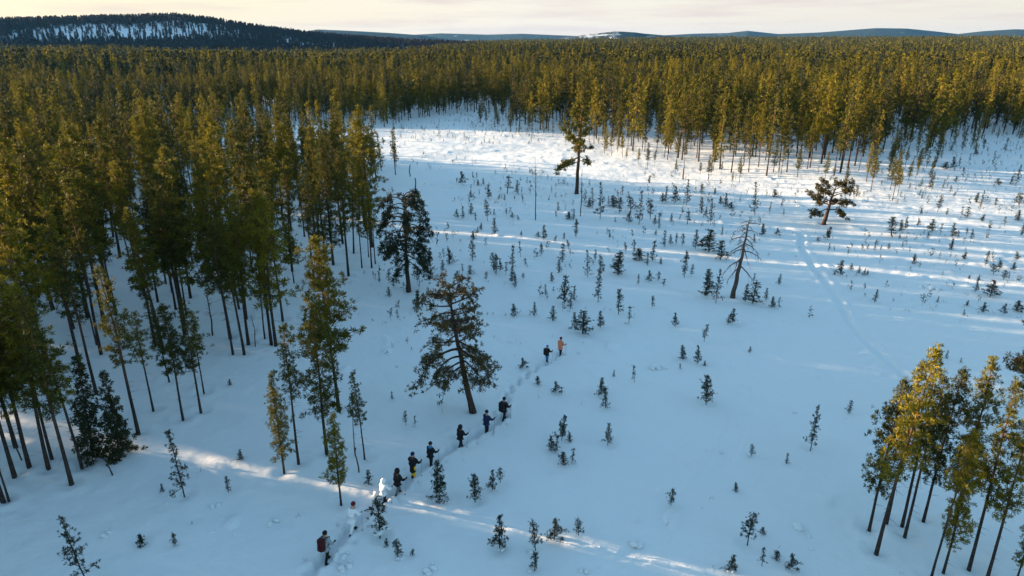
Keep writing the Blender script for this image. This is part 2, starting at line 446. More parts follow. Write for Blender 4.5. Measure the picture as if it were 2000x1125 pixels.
# ------------------------------------------------------------------ hero trees with their own limbs
def hero(name, label, px, py, H, trunk_pts, trunk_r, limbs, needle, bark, ts, k, per, foliage=True, seed=1, twig=0.55, fol_from=0.35, wid=0.15, sub=3, subdown=0.0):
    """limbs: (height fraction, azimuth deg (0 = +x, 90 = away), length, elevation deg, bend deg)"""
    g = np.random.default_rng(seed)
    x, y, z = place(px, py)
    e = bpy.data.objects.new(name, None); e.location = (x, y, z); C.objects.link(e)
    tag(e, label, 'tree')
    T = np.array(trunk_pts, float); zt = T[:, 2] / T[-1, 2]
    fine = np.linspace(0, 1, 14)
    P = np.stack([np.interp(fine, zt, T[:, i]) for i in range(3)], 1)
    P[1:-1] = (P[:-2] + 2 * P[1:-1] + P[2:]) / 4
    P[1:-1, :2] += g.normal(size=(12, 2)) * 0.03
    rad = np.interp(fine, [0, .06, .3, .7, 1], [trunk_r * 1.35, trunk_r, trunk_r * .85, trunk_r * .5, trunk_r * .14])
    P[0, 2] -= 0.4
    a = Acc(); tube(a, P, rad, 10); wv, wq = a.arrays()
    link('trunk', mesh(name + '_trunk', wv, wq, [bark], smooth=True), e)
    at = lambda t: np.array([np.interp(t, fine, P[:, i]) for i in range(3)])
    leaf = Acc(); cen, dr, sz = [], [], []
    for (hf, azd, L, eld, bd) in limbs:
        a = Acc()
        B = limb(at(hf), R(azd), L, R(eld) + g.normal() * .12, R(bd), 8, g, 0.22)
        r0 = 0.03 + 0.018 * L
        tube(a, B, np.linspace(r0, 0.012, 9), 5)
        twigs = [B]
        ns_ = max(1, int(L * sub))
        for j in range(ns_):
            f = 0.3 + 0.7 * (j + g.uniform(0, 1)) / ns_
            q = min(7.99, f * 8); b0 = int(q); pt = B[b0] + (B[b0 + 1] - B[b0]) * (q - b0)
            td = B[b0 + 1] - B[b0]
            ta = math.atan2(td[1], td[0]) + g.choice([-1, 1]) * g.uniform(0.4, 1.2)
            te = math.asin(max(-1, min(1, td[2] / (np.linalg.norm(td) + 1e-9)))) * 0.6 + g.normal() * 0.3 - subdown
            tl = twig * L ** 0.6 * g.uniform(0.5, 1.1)
            Bt = limb(pt, ta, tl, te, g.normal() * 0.3 + 0.2 - subdown * 0.6, 4, g, 0.2)
            tube(a, Bt, np.linspace(0.02, 0.006, 5), 3)
            twigs.append(Bt)
        wv, wq = a.arrays()
        link('limb', mesh(name + '_limb', wv, wq, [bark], smooth=True), e)
        for wi, B2 in enumerate(twigs):
            ln = np.linalg.norm(np.diff(B2, axis=0), axis=1).sum()
            m = max(2, int(ln * per)); lo = fol_from if wi == 0 else 0.2
            for j in range(m):
                f = lo + (1 - lo) * (j + g.uniform(0, 1)) / m
                q = min(len(B2) - 1.01, f * (len(B2) - 1)); b0 = int(q)
                td = B2[b0 + 1] - B2[b0]; td = td / (np.linalg.norm(td) + 1e-9)
                cen.append(B2[b0] + (B2[b0 + 1] - B2[b0]) * (q - b0) + g.normal(size=3) * 0.13)
                dr.append(td); sz.append(ts * g.uniform(0.7, 1.2))
    if foliage:
        tufts(leaf, cen, dr, sz, k, g, wid)
        lv, lq = leaf.arrays()
        link('crown', mesh(name + '_crown', lv, lq, [needle]), e)
    WELLS.append((x, y, 0.7, 0.14))
    return e

g0 = np.random.default_rng(21)
# broad old pine by the skiers: bowed trunk, dense top, limbs that sweep down
L_ = []
for i in range(30):
    u = (i + 0.5) / 30; hf = 0.47 + 0.51 * u ** .9
    L_.append((hf, i * 137.5 + g0.uniform(-25, 25), 2.75 * (1 - 0.48 * u ** 3.5) * g0.uniform(0.7, 1.12), -20 + 45 * u + g0.uniform(-8, 8), g0.uniform(-20, 25)))
L_ += [(.50, 195, 4.2, -5, -70), (.44, 170, 3.6, -10, -75), (.40, 210, 2.6, 5, -40), (.46, 350, 3.0, -20, -45), (.41, 10, 2.6, -10, -55), (.36, 330, 2.2, -25, -30), (.36, 150, 3.2, -20, -60), (.33, 60, 1.8, -15, -30), (.48, 100, 2.6, -10, -40), (.45, 260, 2.4, -15, -50)]
hero('old_pine_tree', 'broad old pine with bowed trunk and reddish crown beside the skiers\' trail', 925, 803, 10.6,
     [(0, 0, 0), (-.42, 0, 1.6), (-.75, .1, 3.6), (-1.05, .1, 5.6), (-1.35, 0, 7.6), (-1.45, 0, 9.2), (-1.5, 0, 10.1)], 0.23, L_, NEEDLE_OLD, BARK_OLD, 0.24, 12, 5.6, wid=.12, seed=31, sub=3.0, fol_from=0.45)
# drooping pine: every limb arches over and hangs
L_ = []
for i in range(34):
    u = (i + 0.5) / 34; hf = 0.40 + 0.58 * u
    L_.append((hf, i * 137.5 + g0.uniform(-20, 20), (3.9 - 1.6 * abs(u - .35)) * g0.uniform(.75, 1.1), 5 + 35 * u, -75 - 25 * u + g0.uniform(-12, 12)))
L_ += [(.36, 190, 2.6, -25, -40), (.33, 340, 2.4, -30, -35), (.30, 170, 2.4, -35, -30), (.38, 20, 3.4, -20, -45)]
hero('drooping_pine_tree', 'dark drooping pine with arched hanging limbs at the clearing\'s forest edge', 798, 568, 10.9,
     [(0, 0, 0), (-.05, 0, 3), (0, .1, 6), (-.05, .1, 9), (0, .1, 10.9)], 0.24, L_, NEEDLE_SPRUCE, BARK, 0.30, 13, 4.4, wid=.14, seed=32, fol_from=0.5, sub=2.0, subdown=0.5)
# lone tall pine on the sunlit snow
L_ = []
for i in range(34):
    u = (i + 0.5) / 34; hf = 0.50 + 0.48 * u
    az = i * 137.5 + g0.uniform(-25, 25)
    side = 1 + 0.35 * math.cos(R(az - 180))
    L_.append((hf, az, 3.4 * side * (1 - 0.72 * u ** 1.3) * g0.uniform(.7, 1.1), 2 + 35 * u, g0.uniform(-15, 25)))
L_ += [(.40, 185, 4.4, -10, -15), (.36, 170, 4.2, -20, 5), (.41, 200, 3.4, -5, -10), (.42, 0, 2.6, -10, -10), (.38, 350, 2.2, -15, -15), (.44, 95, 2.8, -5, 0)]
hero('lone_pine_tree', 'lone tall pine with bare lower trunk standing before sunlit snow', 1126, 378, 16.4,
     [(0, 0, 0), (.1, 0, 4), (.2, 0, 8), (.3, 0, 12), (.6, 0, 16.2)], 0.33, L_, NEEDLE, BARK, 0.42, 14, 3.6, wid=.14, seed=33, sub=2.0, fol_from=0.45)
# gnarled spreading pine
L_ = [(.38, 0, 4.4, 5, -55), (.42, 185, 4.0, -12, 25), (.5, 170, 3.6, 5, 10), (.55, 20, 4.0, 5, -40), (.6, 200, 3.6, 10, 5), (.62, 340, 3.0, 10, -20),
      (.7, 160, 3.2, 15, 5), (.72, 10, 3.4, 18, -20), (.78, 210, 2.6, 15, 10), (.8, 330, 2.8, 20, -10), (.86, 90, 2.2, 20, 0), (.88, 0, 2.8, 25, -15),
      (.9, 180, 2.4, 25, 0), (.95, 45, 1.8, 30, -10), (.97, 230, 1.6, 35, 0), (.5, 90, 3.0, 5, 5), (.58, 270, 2.6, 0, 10), (.74, 120, 2.4, 10, 5), (.99, 100, 1.0, 55, 0)]
hero('gnarled_pine_tree', 'stocky gnarled pine with wide crooked limbs at the start of the sled track', 1608, 438, 7.4,
     [(0, 0, 0), (.25, 0, 1.4), (.45, 0, 2.7), (.6, .1, 4.0), (.9, .1, 5.2), (1.1, 0, 5.9)], 0.30, L_, NEEDLE_OLD, BARK_OLD, 0.34, 14, 5.0, wid=.14, seed=34, sub=1.8, fol_from=0.5)
# dead leaning snag
L_ = []
for i in range(20):
    u = (i + .5) / 20
    L_.append((.60 + .39 * u, i * 137.5, g0.uniform(1.2, 2.5) * (1.15 - .5 * u), g0.uniform(-15, 10), g0.uniform(-65, -30)))
L_ += [(.42, 350, 2.9, -25, -35), (.40, 190, 2.2, -35, -35), (.48, 175, 2.6, -20, -45), (.52, 200, 2.4, -15, -50)]
hero('dead_snag', 'leaning dead pine snag with bare hanging branches in the clearing', 1431, 580, 7.9,
     [(0, 0, 0), (.2, 0, 2.2), (.45, 0, 4.6), (.65, 0, 7), (.8, 0, 8.6)], 0.24, L_, None, DEADWOOD, 0.3, 4, 2, foliage=False, seed=35, sub=3.0, twig=0.5, subdown=0.4)
# half tree at the right border
L_ = []
for i in range(30):
    u = (i + .5) / 30
    L_.append((.42 + .56 * u, i * 137.5 + g0.uniform(-20, 20), 2.9 * (1 - .6 * u) * g0.uniform(.7, 1.15), -15 + 40 * u, g0.uniform(-10, 20)))
hx, hy, _ = place(2012, 846)
hero('border_pine_tree', 'dark pine reaching in from the right border above the pine stand', 2012, 846, height_at(hy, 612),
     [(0, 0, 0), (.0, 0, 3), (-.1, .1, 6), (-.1, .1, height_at(hy, 612) - .2)], 0.2, L_, NEEDLE_OLD, BARK, 0.27, 14, 4.6, wid=.13, seed=36, sub=2.2)

# ------------------------------------------------------------------ single trees placed one by one
# (base x, base y, top y or None, height or None, kind, label)
SINGLE = [
    # stand of pines at the lower right
    (1698, 1033, 742, 'low', 'outermost left pine of the lower-right stand, foliage hanging low on it', 2),
    (1712, 1079, 672, 'tall', 'tallest golden-topped pine in the lower-right stand, nearest bare trunk on its left', 0),
    (1732, 1022, 712, 'slim', 'thin pine with a short trunk behind the golden-topped pine, lower-right stand', 1),
    (1762, 1027, 696, 'tall', 'pine with close twin trunk in the lower-right stand, the rear one', 3),
    (1767, 1048, 735, 'tall', 'pine with close twin trunk in the lower-right stand, the front one', 5),
    (1804, 1015, 722, 'low', 'slender pine at the back middle of the lower-right stand', 2),
    (1862, 1022, 704, 'low', 'dark narrow pine with pointed top at the back of the lower-right stand', 1),
    (1818, 1130, 842, 'slim', 'short half-lit pine at the front of the lower-right stand, trunk leaving the frame', 2),
    (1843, 1117, 860, 'low', 'short dark pine just right of the half-lit short pine, lower-right stand', 1),
    (1893, 1111, 752, 'tall', 'pine with golden right-hand top over a long bare trunk, lower-right stand', 4),
    (1928, 1130, 800, 'tall', 'thin-foliaged pine second from the right border, lower-right stand', 2),
    (1987, 1128, 960, 'low', 'low dark pine cut by the right border below the stand', 0),
    # trees between forest and skiers
    (555, 922, 731, 'low', 'dark columnar pine with foliage almost to the snow, left of the trail', 0),
    (583, 904, 634, 'slim', 'thin brown-tipped pine standing right behind the dark columnar pine', 0),
    (662, 801, 465, 'bushy', 'big sunlit-topped pine with long bare trunk left of the broad old pine', 0),
    (638, 884, 592, 'low', 'tall dark pine leaning against the big sunlit-topped pine\'s outline', 2),
    (666, 983, 806, 'low', 'small dark pine nearest the skier in white, foliage on its left', 1),
    (712, 895, 728, 'slim', 'spindly thin pine left of the trail, above the hooded skier in black', 1),
    (693, 884, 770, 'slim', 'short spindly pine touching the left side of the spindly thin pine', 2),
    (357, 818, 600, 'bushy', 'pinkish-tipped pine standing out front of the forest edge', 1),
    (392, 804, 585, 'tall', 'dark pine with a long trunk right of the pinkish-tipped pine', 2),
    (398, 766, 610, 'slim', 'slim dark pine behind the pair in front of the forest edge', 0),
    (299, 800, 610, 'tall', 'pine with thin hanging foliage left of the pinkish-tipped pine', 5),
    (270, 845, 520, 'tall', 'tall straight-trunked pine just right of the two spruces', 3),
    (139, 943, 575, 'tall', 'nearest tall pine of the lower-left forest, bare trunk foot on open snow', 6),
    (160, 912, 600, 'slim', 'slender trunk directly left of the two spruces', 1),
    (94, 914, 560, 'tall', 'pine second along the lower-left forest front', 4),
    (101, 895, 570, 'slim', 'slim pine close behind the second pine of the lower-left front', 0),
    (57, 912, 540, 'bushy', 'bushy pine third along the lower-left forest front', 1),
    (28, 930, 545, 'tall', 'crooked-footed pine near the left border, lower-left forest front', 2),
    (5, 975, 600, 'tall', 'dark trunk at the left border, lowest of the forest front', 0),
    (16, 973, 760, 'slim', 'thin bare-looking stem beside the lowest left-border trunk', 2),
    (30, 871, 520, 'bushy', 'bushy pine behind the crooked-footed pine by the left border', 2),
    (188, 767, 470, 'tall', 'tall pine whose trunk foot shows above the left spruce', 1),
    (303, 673, 420, 'tall', 'tall pine with trunk foot in the snowy gap behind the pinkish-tipped pine', 2),
    # forest edge above them
    (455, 691, 440, 'slim', 'leftmost slim trunk of the bunch at the forest edge tip', 2),
    (477, 691, 430, 'tall', 'front trunk of the bunch at the forest edge tip', 4),
    (485, 671, 380, 'tall', 'tall pine behind the front trunk of the forest-edge bunch', 0),
    (450, 659, 350, 'bushy', 'thick-trunked pine at the forest-edge bunch, tall golden crown', 2),
    (517, 659, 480, 'slim', 'crooked thin stem in the forest-edge bunch', 1),
    (530, 671, 370, 'tall', 'left one of two close trunks at the right end of the forest-edge bunch', 3),
    (539, 674, 375, 'low', 'right one of two close trunks, foliage hanging low beside it', 2),
    (614, 559, 330, 'tall', 'tall pine at the forest edge above the big sunlit-topped pine', 5),
    (622, 548, 345, 'tall', 'pine just right of the tall forest-edge pine above the sunlit-topped pine', 6),
    (707, 522, 372, 'slim', 'slim bare-trunked pine, left of the trio beside the drooping pine', 1),
    (726, 522, 362, 'tall', 'middle pine of the trio beside the drooping pine', 1),
    (733, 514, 380, 'slim', 'slim pine on the right of the trio beside the drooping pine', 0),
    (372, 580, 330, 'bushy', 'dark wide pine with leaning trunk inside the forest gap', 0),
    (75, 548, 320, 'bushy', 'wide golden pine near the left border, trunk foot on sunlit snow', 1),
    (92, 560, 352, 'tall', 'pine just right of the wide golden pine near the left border', 3),
]
TREE_ENTRIES = []   # entries that get a label from their place later
for bx_, by_, yt, kind, lab, var in SINGLE:
    x, y, z = place(bx_, by_)
    H = max(3.0, height_at(y, yt) - z)
    t = add_tree('lean' if kind == 'tall' else kind, x, y, H, var=var, fat=.84 if bx_ > 1690 else 1.0)
    tag(t, lab, 'tree', 'pines standing singly around the clearing')
    WELLS.append((x, y, 0.6, 0.16))
for px, py, yt, lab, var in ((184, 894, 700, 'dark spruce with branches to the snow, left one of two', 0), (235, 890, 728, 'dark spruce with branches to the snow, right one of two', 1)):
    x, y, z = place(px, py)
    t = add_tree('spruce', x, y, height_at(y, yt) - z, var=var, name='spruce_tree'); tag(t, lab, 'tree', 'spruces in the lower-left forest front')

# bare thin trees and poles
def bare_tree(px, py, yt, label, seed, tw=14, r=0.07, name='bare_tree', cat='tree'):
    g = np.random.default_rng(seed); x, y, z = place(px, py); H = height_at(y, yt) - z
    e = bpy.data.objects.new(name, None); e.location = (x, y, z); C.objects.link(e); tag(e, label, cat)
    zs = np.linspace(0, 1, 8); P = np.stack([g.normal(size=8).cumsum() * .05, g.normal(size=8).cumsum() * .05, zs * H], 1); P[0] = (0, 0, -.4)
    a = Acc(); tube(a, P, np.linspace(r, r * .25 if tw else r * .8, 8), 6); v, q = a.arrays()
    link('trunk', mesh(name + '_trunk', v, q, [DEADWOOD if not tw else BARK], smooth=True), e)
    if tw:
        a = Acc()
        for i in range(tw):
            t = g.uniform(.35, .98); s = [np.interp(t, zs, P[:, k]) for k in range(3)]
            tube(a, limb(s, g.uniform(0, 6.28), H * .16 * g.uniform(.5, 1.2) * (1.3 - t), g.uniform(.3, .9), g.uniform(-.3, .5), 4, g, .25), np.linspace(r * .3, .008, 5), 3)
        v, q = a.arrays(); link('branches', mesh(name + '_branches', v, q, [BARK]), e)
    return e
bare_tree(1046, 430, 306, 'thin leafless tree standing alone left of the lone tall pine', 3, 22, .09)
bare_tree(1134, 422, 330, 'thin leafless tree just in front of the lone tall pine', 4, 14, .09)
bare_tree(813, 374, 348, 'short bare pole behind the drooping pine', 5, 0, .13, 'broken_trunk', 'dead tree')
bare_tree(800, 345, 322, 'small broken trunk by the forest tip left of the sunlit snow', 6, 0, .12, 'broken_trunk', 'dead tree')
bare_tree(701, 922, 874, 'short bare pole below the spindly thin pine', 7, 0, .05, 'broken_trunk', 'dead tree')
bare_tree(222, 930, 902, 'little dead stem like a cross below the two spruces', 8, 4, .05, 'dead_tree', 'dead tree')
bare_tree(1334, 350, 328, 'dark stump post on the sunlit snow before the central stand', 9, 0, .16, 'broken_trunk', 'dead tree')
bare_tree(44, 900, 810, 'leaning leafless stem at the left border among trunks', 10, 8, .05)
bare_tree(415, 655, 560, 'leafless birch-like tree in the forest gap', 11, 26, .08)
bare_tree(498, 678, 615, 'leafless shrub-like tree at the foot of the forest-edge bunch', 12, 14, .05)

# ------------------------------------------------------------------ clearing outline on the ground
CLEAR_PX = [(-500, 1060), (-60, 1000), (30, 985), (150, 950), (262, 868), (300, 812), (410, 775), (465, 700), (550, 682), (600, 580), (625, 552), (738, 528), (742, 480), (695, 405),
            (690, 372), (778, 338), (774, 300), (748, 250), (850, 228), (990, 217), (1008, 252), (1110, 262), (1200, 282), (1290, 312), (1480, 346), (1600, 342), (1690, 372),
            (1728, 335), (1738, 300), (1735, 240), (1762, 236), (1768, 292), (1812, 298), (1850, 268), (1950, 262), (2060, 272), (2500, 300)]
CLEAR = [ground(*p) for p in CLEAR_PX] + [(260, 150), (260, -120), (-40, -120)]
def inside(x, y, poly):
    x = np.asarray(x); y = np.asarray(y); r = np.zeros(x.shape, bool)
    n = len(poly)
    for i in range(n):
        x0, y0 = poly[i]; x1, y1 = poly[(i + 1) % n]
        c = ((y0 > y) != (y1 > y)) & (x < (x1 - x0) * (y - y0) / (y1 - y0 + 1e-12) + x0)
        r ^= c
    return r
# gaps shaped in the forest so the low sun reaches the bright snow
LIT_PX = [(768, 268), (1000, 258), (1150, 285), (1350, 325), (1500, 352), (1640, 368), (1690, 392), (1560, 380), (1200, 345), (1000, 325), (775, 306)]
LIT = [ground(*p) for p in LIT_PX]
LIT2 = [ground(*p) for p in [(1745, 350), (1830, 362), (1850, 392), (1730, 400)]]
SH = (-math.sin(SUN_AZ), -math.cos(SUN_AZ))
def shades(x, y, H, poly):
    """does a tree at x, y shade a point of the polygon"""
    x = np.asarray(x, float); y = np.asarray(y, float); bad = np.zeros(x.shape, bool)
    Ls = np.asarray(H) / math.tan(SUN_EL)
    for f in np.linspace(0.0, 1.0, 26):
        bad |= inside(x + SH[0] * Ls * f, y + SH[1] * Ls * f, poly)
    return bad

def scatter(n, r0, r1, a0, a1, g):
    r = np.sqrt(g.uniform(r0 * r0, r1 * r1, n)); a = g.uniform(a0, a1, n)
    return r * np.sin(a), r * np.cos(a)
def thin(x, y, dmin):
    """grid based minimum spacing"""
    keep = []; cell = {}
    for i in range(len(x)):
        d = dmin[i] if hasattr(dmin, '__len__') else dmin
        c = (int(x[i] // d), int(y[i] // d)); ok = True
        for dx in (-1, 0, 1):
            for dy in (-1, 0, 1):
                for j in cell.get((c[0] + dx, c[1] + dy), ()):
                    if (x[i] - x[j]) ** 2 + (y[i] - y[j]) ** 2 < d * d: ok = False; break
                if not ok: break
            if not ok: break
        if ok: keep.append(i); cell.setdefault(c, []).append(i)
    return np.array(keep, int)

# near forest: trees one by one
gf = np.random.default_rng(77)
fx, fy = scatter(13000, 24, 330, R(-95), R(60), gf)
keep = ~inside(fx, fy, CLEAR)
fx, fy = fx[keep], fy[keep]
fh = np.clip(gf.normal(12.8, 2.7, len(fx)), 6, 18)
fh = np.where((fx < -34) & (fy < 80), fh + 1.2, fh)   # trees made taller here to throw more shade on the lower-right stand
hand = np.array([ground(b[0], b[1]) for b in SINGLE])
dn = np.min(np.hypot(fx[:, None] - hand[None, :, 0], fy[:, None] - hand[None, :, 1]), 1)
sh_ = shades(fx, fy, fh, LIT)
fh = np.where(sh_, fh * .52, fh)                       # heights cut so fewer shadows fall on the bright snow
sh_ = shades(fx, fy, fh, LIT) & (gf.uniform(size=len(fx)) > .02)
ok = (dn > 2.6) & ~sh_ | ((np.hypot(fx, fy) > 130) & (fx > ground(1000, 240)[0] * 0 + 0) & (dn > 2.6))
for cx_, cy_, hw in ((420, 905, .75), (870, 1055, .7), (1780, 530, .6)):   # lanes cleared of trees to let single sunbeams reach the clearing
    lx, ly = ground(cx_, cy_)
    ok &= ~(np.abs((fx - lx) * SH[1] - (fy - ly) * SH[0]) < hw + .5 * gf.uniform(size=len(fx)))
stand = (fx > 2) & (np.hypot(fx, fy) < 235)          # the central stand is open and uneven
fh = np.where(stand, np.clip(fh + gf.normal(size=len(fx)) * 3.0, 6, 18.5), fh)
ok &= ~(stand & (gf.uniform(size=len(fx)) > np.where(np.hypot(fx, fy) < 170, .62, .9)))
fx, fy, fh = fx[ok], fy[ok], fh[ok]
k_ = thin(fx, fy, 2.45); fx, fy, fh = fx[k_], fy[k_], fh[k_]
frr = np.hypot(fx, fy)
ppx = np.array([pixel(a, b, 0) for a, b in zip(fx, fy)]); ptop = np.array([pixel(a, b, h) for a, b, h in zip(fx, fy, fh)])
inview = (fy > 5) & (ptop[:, 0] > -60) & (ptop[:, 0] < 2060) & (ptop[:, 1] < 1150)
order = np.argsort(np.where(inview, frr, 1e9))
N_IND = 248
ind = [i for i in order[:N_IND] if inview[i]]
ind_set = set(ind)
FAR_PTS = []     # (x, y, h) of trees that belong to the forest mass
for i in range(len(fx)):
    x, y, H = fx[i], fy[i], fh[i]
    if i in ind_set:
        near = frr[i] < 120
        kind = rnd.choices(['tall', 'slim', 'bushy', 'low'], [5, 3, .8, 1.8])[0] if near else rnd.choices(['tall', 'slim'], [4, 1])[0]
        if kind == 'slim': H *= .88
        t = add_tree(kind, x, y, H, bank=PROTO if near else MID, lean=(gf.normal() * .025, gf.normal() * .025))
        if near: WELLS.append((x, y, .6, .12))
        TREE_ENTRIES.append((t, ppx[i][0], ppx[i][1], x, y, kind, H))
    else:
        FAR_PTS.append((x, y, H))

# ------------------------------------------------------------------ far forest: one mass of instances
FB = bpy.data.collections.new('forest_bank')      # not linked to the scene, only read by the forest objects
def joined(name, needle=NEEDLE, **kw):
    (wv, wq), (lv, lq) = pine_arrays(**kw)
    me = mesh(name, np.concatenate([wv, lv]), np.concatenate([wq, lq + len(wv)]), [BARK, needle], np.r_[np.zeros(len(wq)), np.ones(len(lq))])
    o = bpy.data.objects.new(name, me); FB.objects.link(o); return o
for i in range(6):
    joined('a_close_%d' % i, seed=380 + i, H=13, cb=[.34, .42, .3, .4, .46, .36][i], Rc=[1.45, 1.2, 1.6, 1.2, 1.35, 1.75][i], nb=[66, 56, 72, 60, 54, 64][i], per=2.9, k=17, ts=.42, wid=.105, sub=3)
for i in range(5):
    joined('b_mid_%d' % i, NEEDLE_SPRUCE if i == 3 else NEEDLE, seed=400 + i, H=13, cb=[.14, .26, .1, .24, .2][i], Rc=[1.4, 1.25, 1.6, 1.2, 1.75][i], nb=[50, 44, 56, 42, 52][i], per=1.9, k=11, ts=.66, wid=.16, sub=2, shape=['spire', 'pine', 'spire', 'spire', 'pine'][i], sides=5, dead=2)
for i in range(4):
    joined('c_far_%d' % i, NEEDLE_SPRUCE if i == 2 else NEEDLE, seed=420 + i, H=13, cb=[.18, .26, .14, .22][i], Rc=[1.5, 1.35, 1.7, 1.25][i], nb=[30, 26, 34, 26][i], per=1.5, k=10, ts=.95, wid=.22, shape=['spire', 'pine', 'spire', 'spire'][i], sides=4, bsides=0, dead=0)
for i in range(3):
    joined('d_vfar_%d' % i, seed=440 + i, H=13, cb=[.2, .28, .24][i], Rc=[1.8, 1.55, 2.0][i], nb=[18, 16, 20][i], per=.9, k=8, ts=1.6, wid=.32, shape='spire', sides=3, bsides=0, dead=0)
def forest_group():
    ng = bpy.data.node_groups.new('forest_nodes', 'GeometryNodeTree')
    ng.interface.new_socket('Geometry', in_out='INPUT', socket_type='NodeSocketGeometry')
    ng.interface.new_socket('Geometry', in_out='OUTPUT', socket_type='NodeSocketGeometry')
    N = ng.nodes; L = ng.links
    i = N.new('NodeGroupInput'); o = N.new('NodeGroupOutput')
    ip = N.new('GeometryNodeInstanceOnPoints'); ci = N.new('GeometryNodeCollectionInfo')
    ci.inputs['Collection'].default_value = FB
    ci.inputs['Separate Children'].default_value = True
    ci.inputs['Reset Children'].default_value = True
    ip.inputs['Pick Instance'].default_value = True
    def attr(name, t):
        a = N.new('GeometryNodeInputNamedAttribute'); a.data_type = t; a.inputs['Name'].default_value = name
        return a.outputs['Attribute']
    L.new(i.outputs[0], ip.inputs['Points']); L.new(ci.outputs[0], ip.inputs['Instance'])
    L.new(attr('idx', 'INT'), ip.inputs['Instance Index'])
    L.new(attr('rot', 'FLOAT_VECTOR'), ip.inputs['Rotation'])
    L.new(attr('scl', 'FLOAT_VECTOR'), ip.inputs['Scale'])
    L.new(ip.outputs[0], o.inputs[0])
    return ng
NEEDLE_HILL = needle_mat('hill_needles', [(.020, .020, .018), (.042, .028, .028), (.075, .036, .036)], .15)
for i in range(2):
    joined('e_hill_%d' % i, NEEDLE_HILL, seed=460 + i, H=13, cb=.2, Rc=[1.9, 1.6][i], nb=18, per=.9, k=8, ts=1.6, wid=.32, shape='spire', sides=3, bsides=0, dead=0)
FG = forest_group()
def forest(name, label, pts, g, hill=False):
    P = np.array(pts, float); n = len(P)
    r = np.hypot(P[:, 0], P[:, 1])
    me = bpy.data.meshes.new(name); me.vertices.add(n)
    me.vertices.foreach_set('co', P[:, :3].ravel())
    idx = np.where(r < 170, g.integers(0, 6, n), np.where(r < 420, 6 + g.integers(0, 5, n), np.where(r < 1100, 11 + g.integers(0, 4, n), 15 + g.integers(0, 3, n))))
    if hill: idx = 18 + g.integers(0, 2, n)
    s = P[:, 3] / 13.0
    rot = np.stack([g.normal(size=n) * .02, g.normal(size=n) * .02, g.uniform(0, 6.28, n)], 1)
    fat = s * g.uniform(.85, 1.2, n)
    for nm, t, d in (('idx', 'INT', idx.astype(np.int32)), ):
        me.attributes.new(nm, t, 'POINT').data.foreach_set('value', d)
    me.attributes.new('rot', 'FLOAT_VECTOR', 'POINT').data.foreach_set('vector', rot.ravel())
    me.attributes.new('scl', 'FLOAT_VECTOR', 'POINT').data.foreach_set('vector', np.stack([fat, fat, s], 1).ravel())
    o = link(name, me); m = o.modifiers.new('trees', 'NODES'); m.node_group = FG
    tag(o, label, 'forest', kind='stuff')
    return o
pts = [(x, y, gz(x, y) - .1, h) for x, y, h in FAR_PTS]
gq = np.random.default_rng(5)
for r0, r1, dens, dm in ((330, 520, .070, 2.7), (520, 900, .048, 3.3), (900, 1500, .022, 4.8), (1500, 3300, .0075, 7.5)):
    a0, a1 = (R(-75), R(46)) if r0 < 500 else (R(-46), R(46))
    n = int((a1 - a0) / 2 * (r1 * r1 - r0 * r0) * dens * 1.5)
    x, y = scatter(n, r0, r1, a0, a1, gq)
    nz = vnoise(x, y * 2.2, 190, 21) + .5 * vnoise(x, y * 1.5, 60, 22)
    m = (nz > -.30) & ~inside(x, y, CLEAR)
    az = np.arctan2(x, y)
    m &= ~((np.hypot(x, y) > 1180) & (az < R(-6)))          # the wooded hill takes over there
    x, y = x[m], y[m]
    h = np.clip(gq.normal(12.6, 3.0, len(x)) + 4.0 * vnoise(x, y * 1.5, 90, 23), 7, 18)
    k_ = thin(x, y, dm)
    z = snow_h(x[k_], y[k_], False)
    pts += list(zip(x[k_], y[k_], z - .1, h[k_]))
ex, ey = scatter(5000, 105, 330, R(-3), R(40), gq)
near_edge = np.zeros(len(ex), bool)
for q in range(8):
    near_edge |= ~inside(ex + 11 * math.cos(q * .785), ey + 11 * math.sin(q * .785), CLEAR)
m = inside(ex, ey, CLEAR) & near_edge & ~(shades(ex, ey, 6.0, LIT) & (ex < 0)) & (gq.uniform(size=len(ex)) < .45)
ex, ey = ex[m], ey[m]; k_ = thin(ex, ey, 3.0)
pts += [(a, b, gz(a, b) - .1, h) for a, b, h in zip(ex[k_], ey[k_], gq.uniform(2.2, 7.5, len(k_)))]
forest('distant_forest', 'vast sunlit pine forest stretching behind the clearing to the horizon', pts, gq)

# ------------------------------------------------------------------ hills
def hill_material(name, forest_c, cover, scale):
    m = bpy.data.materials.new(name); m.use_nodes = True
    n = m.node_tree; b = n.nodes['Principled BSDF']; b.inputs['Roughness'].default_value = .85; b.inputs['Specular IOR Level'].default_value = .05
    t = n.nodes.new('ShaderNodeTexCoord'); mp = n.nodes.new('ShaderNodeMapping'); mp.inputs['Scale'].default_value = (1, 1, 2.5)
    a = n.nodes.new('ShaderNodeTexNoise'); a.inputs['Scale'].default_value = scale; a.inputs['Detail'].default_value = 10; a.inputs['Roughness'].default_value = .72
    r = n.nodes.new('ShaderNodeValToRGB'); e = r.color_ramp.elements
    e[0].position, e[1].position = cover, cover + .10
    e[0].color = (*forest_c, 1); e[1].color = (.62, .66, .72, 1)
    n.links.new(t.outputs['Object'], mp.inputs[0]); n.links.new(mp.outputs[0], a.inputs['Vector'])
    n.links.new(a.outputs['Fac'], r.inputs[0]); n.links.new(r.outputs[0], b.inputs['Base Color'])
    return m
